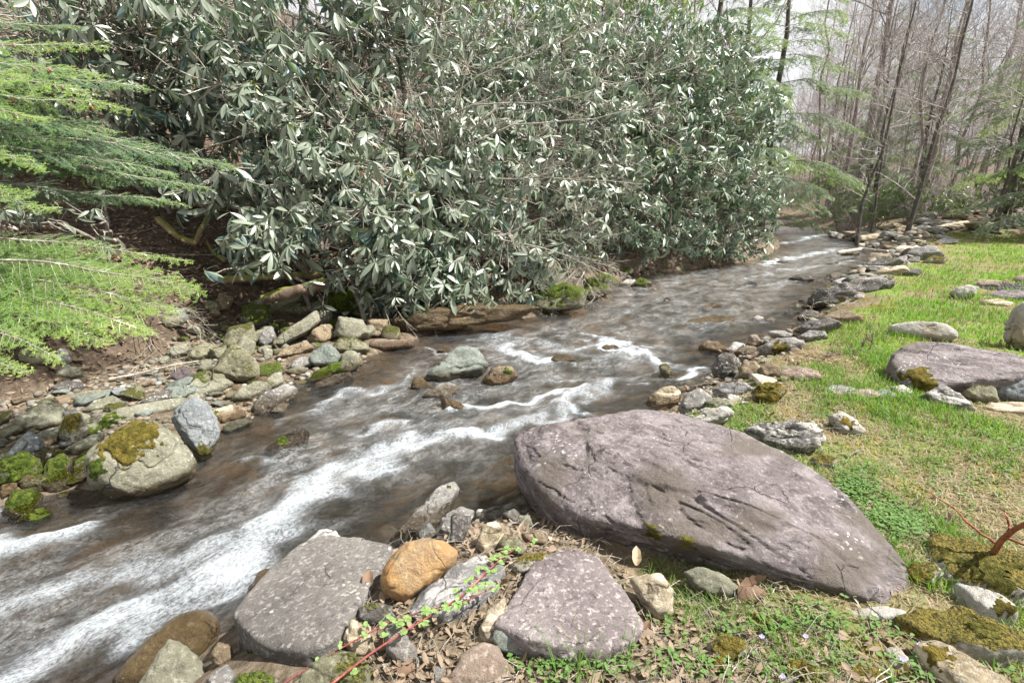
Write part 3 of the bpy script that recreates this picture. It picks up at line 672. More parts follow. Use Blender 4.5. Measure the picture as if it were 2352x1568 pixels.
R_('boulder', [(225, 1580), (300, 1490), (380, 1420), (450, 1388), (498, 1394), (516, 1430), (505, 1480), (470, 1530), (420, 1600)], 'wet_brown', 'rounded wet brown boulder washed by the white water', tilt=38, bulge=.22, sub=5, k=8, rough=.02, cat='boulder')
R_('boulder', [(300, 1600), (345, 1520), (385, 1462), (415, 1470), (470, 1530), (480, 1600)], 'olive_plain', 'matt olive boulder resting against the wet brown one', tilt=36, bulge=.12, thick=.2, zoff=.06, sub=5, cat='boulder')
R_('rock', [(562, 1388), (575, 1340), (600, 1308), (634, 1304), (640, 1340), (610, 1400)], 'wet_brown', 'dark wet stone behind the flat-topped grey boulder', tilt=60, k=9)
R_('rock', [(700, 1245), (735, 1214), (775, 1218), (790, 1245), (740, 1262)], 'pale', 'pale knob of stone at the creek tip of the flat grey boulder', tilt=40, zoff=.05)
R_('rock', [(890, 1242), (925, 1215), (955, 1185), (985, 1150), (1002, 1120), (1045, 1100), (1056, 1125), (1040, 1160), (1005, 1190), (990, 1222), (950, 1245)], 'grey', 'long ragged grey rock pointing into the creek behind the orange boulder', tilt=40, bulge=.2, strata=.03, sub=5, rough=.05, moss=[(1035, 1108, .03, 'green')])
R_('rock', [(1000, 1225), (1015, 1190), (1058, 1162), (1090, 1172), (1078, 1212), (1045, 1238)], 'grey', 'blunt grey rock between the ragged rock and the purple slab', tilt=48, sub=5)
R_('rock', [(955, 1225), (985, 1198), (1005, 1222), (1000, 1245), (965, 1248)], 'blue_grey', 'small blue-grey wedge behind the orange boulder', tilt=50)
R_('stone', [(1088, 1178), (1098, 1168), (1116, 1170), (1117, 1184), (1100, 1190)], 'pale', 'small white stone beside the blunt grey rock', tilt=55, sub=3)
R_('stone', [(1080, 1200), (1100, 1190), (1105, 1210), (1090, 1216)], 'reddish', 'small pinkish pebble near the white stone', tilt=55, sub=3)
R_('rock', [(1090, 1250), (1105, 1205), (1140, 1195), (1160, 1215), (1140, 1255), (1110, 1275)], 'tan', 'flat rusty tan rock behind the yellow-olive cobble', tilt=30, strata=.02)
R_('stone', [(1137, 1248), (1150, 1232), (1195, 1234), (1216, 1258), (1200, 1276), (1160, 1272)], 'olive', 'yellow-olive cobble beside the foot of the purple slab', tilt=52, k=9)
R_('rock', [(1160, 1300), (1210, 1270), (1270, 1268), (1250, 1300), (1190, 1325)], 'ochre_moss', 'low mossy rock between the streaked boulder and the purple slab', tilt=35)
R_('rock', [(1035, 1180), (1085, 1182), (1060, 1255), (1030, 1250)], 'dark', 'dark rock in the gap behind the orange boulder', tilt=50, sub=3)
for i, (pl, m, lab) in enumerate([
  ([(1150, 1180), (1180, 1165), (1200, 1185), (1180, 1205)], 'dark', 'dark pebble at the water edge by the purple slab'),
  ([(1190, 1185), (1215, 1180), (1228, 1210), (1200, 1215)], 'olive_plain', 'olive pebble tucked against the slab foot'),
  ([(1120, 1170), (1145, 1160), (1160, 1175), (1135, 1185)], 'grey', 'rounded grey pebble just behind the white stone'),
  ([(1195, 1225), (1240, 1215), (1262, 1250), (1215, 1255)], 'brown', 'brown flat stone in the twigs under the slab')]):
    R_('stone', pl, m, lab, tilt=45, sub=3)
R_('rock', [(1010, 1585), (1055, 1500), (1105, 1475), (1150, 1490), (1165, 1530), (1190, 1585)], 'reddish', 'low rusty brown rock under dry stalks at the bottom of the bank', tilt=25, bulge=.1)
R_('rock', [(785, 1465), (808, 1422), (852, 1438), (868, 1498), (832, 1514), (800, 1500)], 'tan', 'small pyramid-shaped tan rock below the flat grey boulder', tilt=50, k=24, bulge=.3)
R_('rock', [(880, 1442), (915, 1420), (962, 1500), (932, 1534), (888, 1500)], 'lichen_grey', 'thin grey slab leaning below the streaked boulder', tilt=40, k=20)
R_('rock', [(630, 1600), (690, 1545), (780, 1492), (832, 1500), (862, 1540), (870, 1600)], 'olive', 'mossy grey rock at the bottom of the bank under the bramble', tilt=32, sub=5)
R_('rock', [(520, 1600), (545, 1548), (600, 1535), (640, 1560), (640, 1600)], 'mossy', 'moss-capped stone below the flat grey boulder', tilt=40)
R_('rock', [(470, 1560), (520, 1520), (545, 1545), (530, 1590), (485, 1590)], 'grey', 'grey stone beside the wet boulders at the foot of the bank', tilt=45)
R_('rock', [(478, 1510), (500, 1470), (530, 1480), (540, 1515), (505, 1530)], 'brown', 'orange-brown stone between wet and flat grey boulders', tilt=35)
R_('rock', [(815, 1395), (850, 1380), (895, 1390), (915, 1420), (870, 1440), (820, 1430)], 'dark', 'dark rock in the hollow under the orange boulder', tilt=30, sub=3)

# --- lawn side
R_('rock', [(2068, 1318), (2095, 1292), (2150, 1290), (2170, 1320), (2140, 1350), (2090, 1345)], 'ochre_moss', 'ochre moss mound by the right tip of the purple slab', tilt=35, moss=[(2115, 1312, .08, 'ochre')])
R_('rock', [(2030, 1490), (2060, 1480), (2095, 1520), (2080, 1550), (2050, 1530)], 'pale', 'low pale flagstone left of the tan slab', tilt=22, bulge=.08)
R_('rock', [(1620, 1480), (1660, 1455), (1710, 1465), (1720, 1500), (1670, 1520), (1630, 1510)], 'ochre_moss', 'half-buried stone capped with ochre moss in the weeds', tilt=35, moss=[(1670, 1478, .06, 'ochre')])
R_('rock', [(1955, 1400), (2010, 1390), (2080, 1400), (2085, 1418), (2000, 1425), (1930, 1415)], 'pale', 'low pale stone at the lower right lip of the purple slab', tilt=18, bulge=.06)
R_('boulder', [(1708, 988), (1740, 968), (1800, 966), (1850, 964), (1884, 984), (1892, 1020), (1850, 1042), (1790, 1036), (1740, 1022)], 'craggy', 'craggy grey boulder sitting on the lawn behind the purple slab', tilt=58, bulge=.22, sub=5, rough=.06, strata=.02, cat='boulder')
R_('rock', [(1898, 955), (1930, 945), (1962, 958), (1992, 990), (1972, 1004), (1925, 992)], 'pale', 'white-streaked lawn rock with an ochre moss cap', tilt=40, rough=.06, strata=.03, moss=[(1950, 962, .07, 'ochre')])
R_('rock', [(1855, 1055), (1885, 1040), (1925, 1052), (1915, 1075), (1870, 1072)], 'ochre_moss', 'small mossy stone on the lawn at the slab edge', tilt=40)
R_('boulder', [(2022, 850), (2058, 802), (2130, 792), (2230, 800), (2375, 832), (2375, 880), (2240, 878), (2190, 885), (2140, 905), (2080, 892)], 'purple', 'broad purple slab lying in the lawn beyond the white boulder', tilt=26, bulge=.10, thick=.2, sub=5, k=24, rough=.028, strata=.02, cat='boulder', front=.86, moss=[(2110, 862, .17, 'ochre')])
R_('rock', [(2108, 908), (2160, 884), (2205, 905), (2245, 942), (2190, 945), (2140, 930)], 'craggy', 'rough grey rock leaning at the front of the far purple slab', tilt=40, sub=5)
R_('rock', [(2175, 880), (2210, 868), (2230, 890), (2215, 910)], 'lichen_grey', 'small lichened rock between the purple slab and the rough grey rock', tilt=45)
R_('rock', [(2205, 900), (2235, 882), (2285, 890), (2295, 920), (2250, 928)], 'olive', 'mossy dark rock in the row along the far purple slab', tilt=45)
R_('boulder', [(2262, 900), (2290, 872), (2340, 864), (2380, 868), (2380, 928), (2300, 925)], 'blue_grey', 'smooth rounded grey boulder at the end of the row', tilt=55, k=8, cat='boulder')
R_('rock', [(2240, 938), (2270, 924), (2370, 926), (2370, 952), (2290, 952)], 'tan', 'flat tan kerb stone at the lawn below the row of rocks', tilt=30, bulge=.12)
R_('stone', [(1885, 892), (1925, 883), (1965, 890), (1955, 906), (1905, 908)], 'grey', 'flat grey flagstone furthest left in the lawn row', tilt=20, bulge=.08)
R_('stone', [(1940, 908), (1975, 892), (2010, 896), (2030, 912), (1985, 918)], 'reddish', 'flat pinkish flagstone, next in the lawn row', tilt=20, bulge=.08)
R_('stone', [(2000, 900), (2030, 892), (2060, 905), (2055, 916), (2020, 915)], 'green_slate', 'greenish flagstone in the lawn row before the white one', tilt=22, bulge=.08)
R_('stone', [(2042, 888), (2075, 882), (2100, 900), (2090, 908), (2060, 905)], 'pale', 'whitish flagstone nearest the far purple slab', tilt=25, bulge=.1)
R_('boulder', [(2030, 752), (2055, 741), (2130, 737), (2178, 740), (2208, 760), (2205, 778), (2170, 788), (2100, 780), (2040, 766)], 'pale', 'long rounded white boulder lying alone on the grass', tilt=60, bulge=.24, sub=5, k=10, rough=.022, cat='boulder')
R_('boulder', [(2298, 770), (2312, 735), (2325, 705), (2352, 688), (2400, 690), (2420, 800), (2345, 810), (2308, 790)], 'pale', 'tall knobbly cream boulder at the lawn edge by the fire ring', tilt=70, bulge=.25, sub=5, k=9, rough=.07, cat='boulder')
R_('rock', [(2178, 672), (2195, 660), (2225, 653), (2250, 657), (2243, 680), (2205, 687)], 'pale', 'pale block at the left of the stone fire ring', tilt=60, k=22)
R_('rock', [(2245, 690), (2290, 686), (2330, 695), (2320, 703), (2265, 700)], 'tan', 'thin tan flag in front of the fire ring', tilt=25, bulge=.1, sub=3)
R_('rock', [(2250, 678), (2300, 668), (2375, 668), (2375, 690), (2290, 688)], 'purple', 'purple flag across the front of the fire ring', tilt=30, bulge=.1)
R_('rock', [(2232, 655), (2265, 645), (2305, 648), (2290, 660), (2250, 662)], 'reddish', 'pinkish flag at the back of the fire ring', tilt=35, sub=3)
R_('rock', [(2290, 655), (2310, 640), (2330, 650), (2315, 662)], 'brown', 'upright brown block at the back of the fire ring', tilt=60, sub=3, k=22)
R_('rock', [(2318, 645), (2335, 632), (2380, 634), (2380, 652), (2340, 652)], 'reddish', 'reddish cap stone at the far side of the fire ring', tilt=50, sub=3)
q = hit(2320, 668); qa = np.linspace(0, 2 * np.pi, 40, endpoint=False)
# charcoal heap inside the ring: one low mound of crumbled embers
def mound(name, c, rx, ry, h, mat, n=28, seed=0, lump=8, amp=.35):
    r = np.linspace(0, 1, n); a = np.linspace(0, 2 * np.pi, 48, endpoint=False)
    RR, AA = np.meshgrid(r, a, indexing='ij'); x = c[0] + rx * RR * np.cos(AA); y = c[1] + ry * RR * np.sin(AA)
    z = terrain(np.stack([x.ravel(), y.ravel()], 1)).reshape(x.shape) - .02 + (h + .02) * (1 - RR ** 2)
    z += amp * h * fbm(np.stack([x.ravel() * lump, y.ravel() * lump, z.ravel()], 1), 4, seed).reshape(x.shape) * (1 - RR ** 4)
    i = np.arange(n * 48).reshape(n, 48); j = np.roll(i, -1, 1)
    F = np.stack([i[:-1], i[1:], j[1:], j[:-1]], -1).reshape(-1, 4)
    return np_mesh(name, np.stack([x.ravel(), y.ravel(), z.ravel()], 1), F, mat)
t = NT('charcoal'); p = t.pos(); vv = t.n("ShaderNodeTexVoronoi", Scale=22.0, Vector=p)
cc = t.mix(t.step(t.noise(p, 9, 4), 0.55, 0.7), t.ramp(vv.outputs['Distance'], [(0.2, (0.03, 0.028, 0.028)), (0.7, (0.008, 0.008, 0.008))]), (0.16, 0.15, 0.145))
M_CHAR = t.finish(t.n("ShaderNodeBsdfPrincipled", Base_Color=cc, Roughness=0.8, Normal=t.bump(vv.outputs['Distance'], 1.0, 0.05)).outputs[0])
tag(mound('charcoal', q + np.array([.25, .1, 0]), .75, .5, .07, M_CHAR, seed=4, lump=14), kind='stuff')

# --- stones along the right bank, from the slab upstream
bank = [
 ([(1480, 922), (1498, 896), (1545, 884), (1572, 905), (1555, 935), (1500, 942)], 'tan', 'round tan boulder just behind the top of the purple slab', {'sub': 5, 'k': 9}),
 ([(1555, 935), (1575, 905), (1610, 890), (1640, 912), (1615, 940), (1570, 955)], 'grey', 'grey stone right of the round tan boulder', {}),
 ([(1605, 925), (1640, 912), (1680, 918), (1690, 935), (1640, 942)], 'olive_plain', 'olive-grey stone behind the long white stone', {}),
 ([(1578, 970), (1622, 942), (1668, 931), (1690, 945), (1665, 968), (1610, 982)], 'pale', 'long smooth white stone touching the back of the purple slab', {'sub': 5, 'k': 9}),
 ([(1635, 895), (1660, 880), (1715, 876), (1735, 895), (1690, 915), (1650, 910)], 'streaked', 'white-streaked rock in front of the dark rounded boulder', {'strata': .03}),
 ([(1725, 905), (1742, 882), (1790, 876), (1806, 896), (1775, 926), (1735, 922)], 'ochre_moss', 'rock wholly covered in bright ochre moss at the lawn edge', {'sub': 5, 'moss': [(1765, 898, .17, 'ochre')]}),
 ([(1630, 855), (1638, 828), (1664, 806), (1695, 815), (1708, 845), (1695, 866), (1650, 870)], 'dark', 'dark rounded boulder standing at the water edge', {'tilt': 68, 'sub': 5, 'k': 9}),
 ([(1695, 865), (1705, 830), (1735, 828), (1752, 850), (1730, 870)], 'brown', 'brown rock leaning on the dark rounded boulder', {}),
 ([(1735, 850), (1760, 828), (1800, 845), (1790, 865), (1750, 870)], 'brown', 'second brown rock, just right of the leaning one', {}),
 ([(1770, 860), (1810, 842), (1880, 850), (1890, 866), (1830, 875)], 'reddish', 'flat pinkish ledge among the dead stems', {'tilt': 25, 'bulge': .1}),
 ([(1602, 800), (1618, 782), (1650, 786), (1680, 806), (1655, 815), (1620, 808)], 'brown', 'brown slab of rock lying half in the water', {'tilt': 40}),
 ([(1665, 805), (1685, 785), (1710, 790), (1712, 806), (1690, 812)], 'pale', 'small pale stone behind the brown slab of rock', {}),
 ([(1680, 812), (1715, 795), (1755, 800), (1745, 816), (1705, 820)], 'brown', 'flattish brown rock below the peaked pink stone', {}),
 ([(1712, 790), (1722, 770), (1740, 768), (1752, 790), (1730, 800)], 'reddish', 'peaked pinkish stone at the water edge', {'tilt': 70}),
 ([(1740, 800), (1775, 778), (1830, 775), (1855, 790), (1820, 808), (1765, 812)], 'grey', 'broad whitish ledge with grey lichen beside the creek', {'moss': [(1790, 805, .12, 'ochre')]}),
 ([(1820, 760), (1850, 740), (1905, 732), (1940, 742), (1900, 760), (1850, 768)], 'dark', 'dark lichened slab below the long black rock', {}),
 ([(1825, 778), (1855, 758), (1895, 760), (1900, 775), (1860, 785)], 'grey', 'rounded grey stone under the dark lichened slab', {}),
 ([(1830, 730), (1850, 712), (1880, 715), (1890, 735), (1850, 742)], 'dark', 'dark cobble at the toe of the long black rock', {}),
 ([(1870, 738), (1920, 718), (1960, 722), (1990, 735), (1930, 745)], 'brown', 'brown slab at the toe of the long black rock', {'tilt': 30}),
 ([(1845, 690), (1862, 672), (1920, 655), (1990, 640), (2060, 641), (2058, 658), (2010, 680), (1950, 700), (1895, 715), (1855, 710)], 'dark', 'long black lichened rock lying along the bank like a log', {'tilt': 62, 'sub': 5, 'strata': .02, 'rough': .05, 'moss': [(1935, 690, .10, 'ochre')]}),
 ([(1808, 708), (1825, 694), (1850, 700), (1848, 712)], 'olive', 'mossy stone at the upstream tip of the black rock', {}),
 ([(1795, 722), (1815, 712), (1838, 718), (1820, 728)], 'dark', 'low dark stone in the shallows by the black rock', {}),
 ([(1905, 650), (1935, 640), (1975, 640), (1965, 655), (1920, 660)], 'pale', 'pale flat stone behind the long black rock', {}),
 ([(1932, 645), (1955, 632), (1985, 630), (1990, 642), (1950, 650)], 'green_slate', 'greenish stone on the pale flat one', {}),
 ([(1985, 620), (2010, 598), (2050, 592), (2080, 600), (2040, 618)], 'dark', 'dark hump of rock beside the upper lawn', {}),
 ([(1990, 635), (2030, 618), (2080, 610), (2090, 622), (2030, 635)], 'tan', 'tan slab between the dark hump and the black rock', {}),
 ([(2075, 590), (2100, 570), (2150, 568), (2170, 585), (2110, 598)], 'grey', 'grey boulder of the upper bank by a grass corner', {}),
 ([(2110, 605), (2140, 590), (2180, 592), (2170, 605)], 'ochre_moss', 'mossy grey stone at the top corner of the grass', {}),
 ([(2060, 632), (2080, 618), (2120, 620), (2110, 634)], 'dark', 'dark stone at the lawn edge above the black rock', {}),
]
for pl, m, lab, kw in bank:
    kw = dict({'tilt': 48, 'bulge': .22}, **kw)
    R_('rock', pl, m, lab, **kw)

# --- rocks standing in the creek
creek = [
 ([(968, 868), (1008, 828), (1055, 797), (1108, 799), (1130, 828), (1112, 852), (1062, 870), (1002, 882)], 'green_slate', 'large grey-green boulder with pale seams in mid creek', {'tilt': 52, 'sub': 5, 'k': 14, 'strata': .02, 'bulge': .25, 'cat': 'boulder'}),
 ([(1035, 812), (1052, 794), (1085, 795), (1085, 820), (1045, 830)], 'olive', 'mossy knob showing behind the large grey-green boulder', {'zoff': .02}),
 ([(1108, 872), (1128, 842), (1172, 838), (1192, 862), (1165, 882), (1130, 886)], 'brown', 'brown boulder with a moss stripe right of the grey-green one', {'sub': 5, 'moss': [(1162, 848, .07, 'green')]}),
 ([(962, 912), (990, 888), (1020, 875), (1052, 876), (1056, 900), (1030, 920)], 'grey', 'smooth brown-grey stone in front of the grey-green boulder', {'k': 8, 'sub': 5}),
 ([(940, 890), (952, 865), (968, 862), (998, 890), (975, 905)], 'wet_brown', 'wet orange-brown stone at the left foot of the grey-green boulder', {}),
 ([(1510, 845), (1515, 834), (1532, 832), (1548, 850), (1548, 878), (1530, 872)], 'olive', 'upright olive-gold stone standing in the riffle', {'tilt': 75, 'k': 10}),
 ([(1010, 912), (1050, 925), (1090, 945), (1075, 950), (1020, 938)], 'wet_brown', 'low wet hump breaking the surface below the brown-grey stone', {'tilt': 30}),
 ([(1255, 828), (1275, 812), (1310, 816), (1330, 830), (1290, 836)], 'wet_brown', 'dark reddish stone awash in mid creek', {'tilt': 45}),
 ([(1375, 800), (1390, 790), (1418, 792), (1428, 806), (1395, 810)], 'wet_brown', 'submerged dark stone in the brightest upstream white water', {'tilt': 45}),
 ([(1000, 805), (1018, 796), (1035, 800), (1028, 812)], 'wet_brown', 'small wet stone upstream of the mossy knob', {}),
 ([(598, 1036), (640, 1002), (688, 974), (712, 985), (704, 1020), (660, 1040), (615, 1048)], 'dark', 'long dark wet rock with a moss edge off the stone bar', {'tilt': 42, 'sub': 5, 'moss': [(650, 1000, .07, 'green')]}),
 ([(1522, 690), (1530, 680), (1542, 686), (1538, 695)], 'dark', 'tiny black stone alone in the smooth water', {'tilt': 65, 'sub': 3}),
 ([(1705, 652), (1722, 645), (1742, 650), (1740, 658), (1718, 658)], 'dark', 'small dark stone in the smooth upstream water', {'tilt': 60, 'sub': 3}),
 ([(1808, 640), (1830, 630), (1862, 632), (1872, 642), (1850, 650)], 'dark', 'wedge-shaped dark rock in the upstream channel', {'tilt': 60, 'k': 20}),
 ([(1780, 602), (1795, 596), (1812, 600), (1805, 606)], 'brown', 'small brown stone far up the channel', {'tilt': 60, 'sub': 3}),
 ([(1575, 735), (1640, 722), (1690, 728), (1680, 740), (1610, 745)], 'wet_brown', 'broad brown shoal of rock just under the surface', {'tilt': 20, 'bulge': .05}),
 ([(1600, 705), (1640, 692), (1660, 698), (1625, 708)], 'wet_brown', 'flat brown stone awash beyond the shoal', {'tilt': 25, 'bulge': .05, 'sub': 3}),
 ([(1725, 732), (1740, 722), (1755, 728), (1745, 738)], 'pale', 'white-topped stone in the riffle by the right bank', {'sub': 3}),
 ([(1752, 738), (1768, 726), (1785, 732), (1778, 742)], 'grey', 'grey stone beside the white-topped one in the riffle', {'sub': 3}),
 ([(1575, 790), (1585, 782), (1598, 786), (1590, 794)], 'dark_purple', 'small black cobble at the end of the brown slab', {'sub': 3}),
 ([(1930, 583), (1955, 573), (1978, 580), (1965, 590)], 'olive', 'rounded mossy stone at the tail of the stone bar', {}),
 ([(755, 1215), (790, 1200), (815, 1208), (800, 1222)], 'wet_brown', 'wet brown stone behind the pale knob', {'tilt': 40, 'sub': 3}),
]
for pl, m, lab, kw in creek:
    kw = dict({'tilt': 55, 'bulge': .22, 'sink': 0.01}, **kw)
    R_('rock', pl, m, lab, **kw)

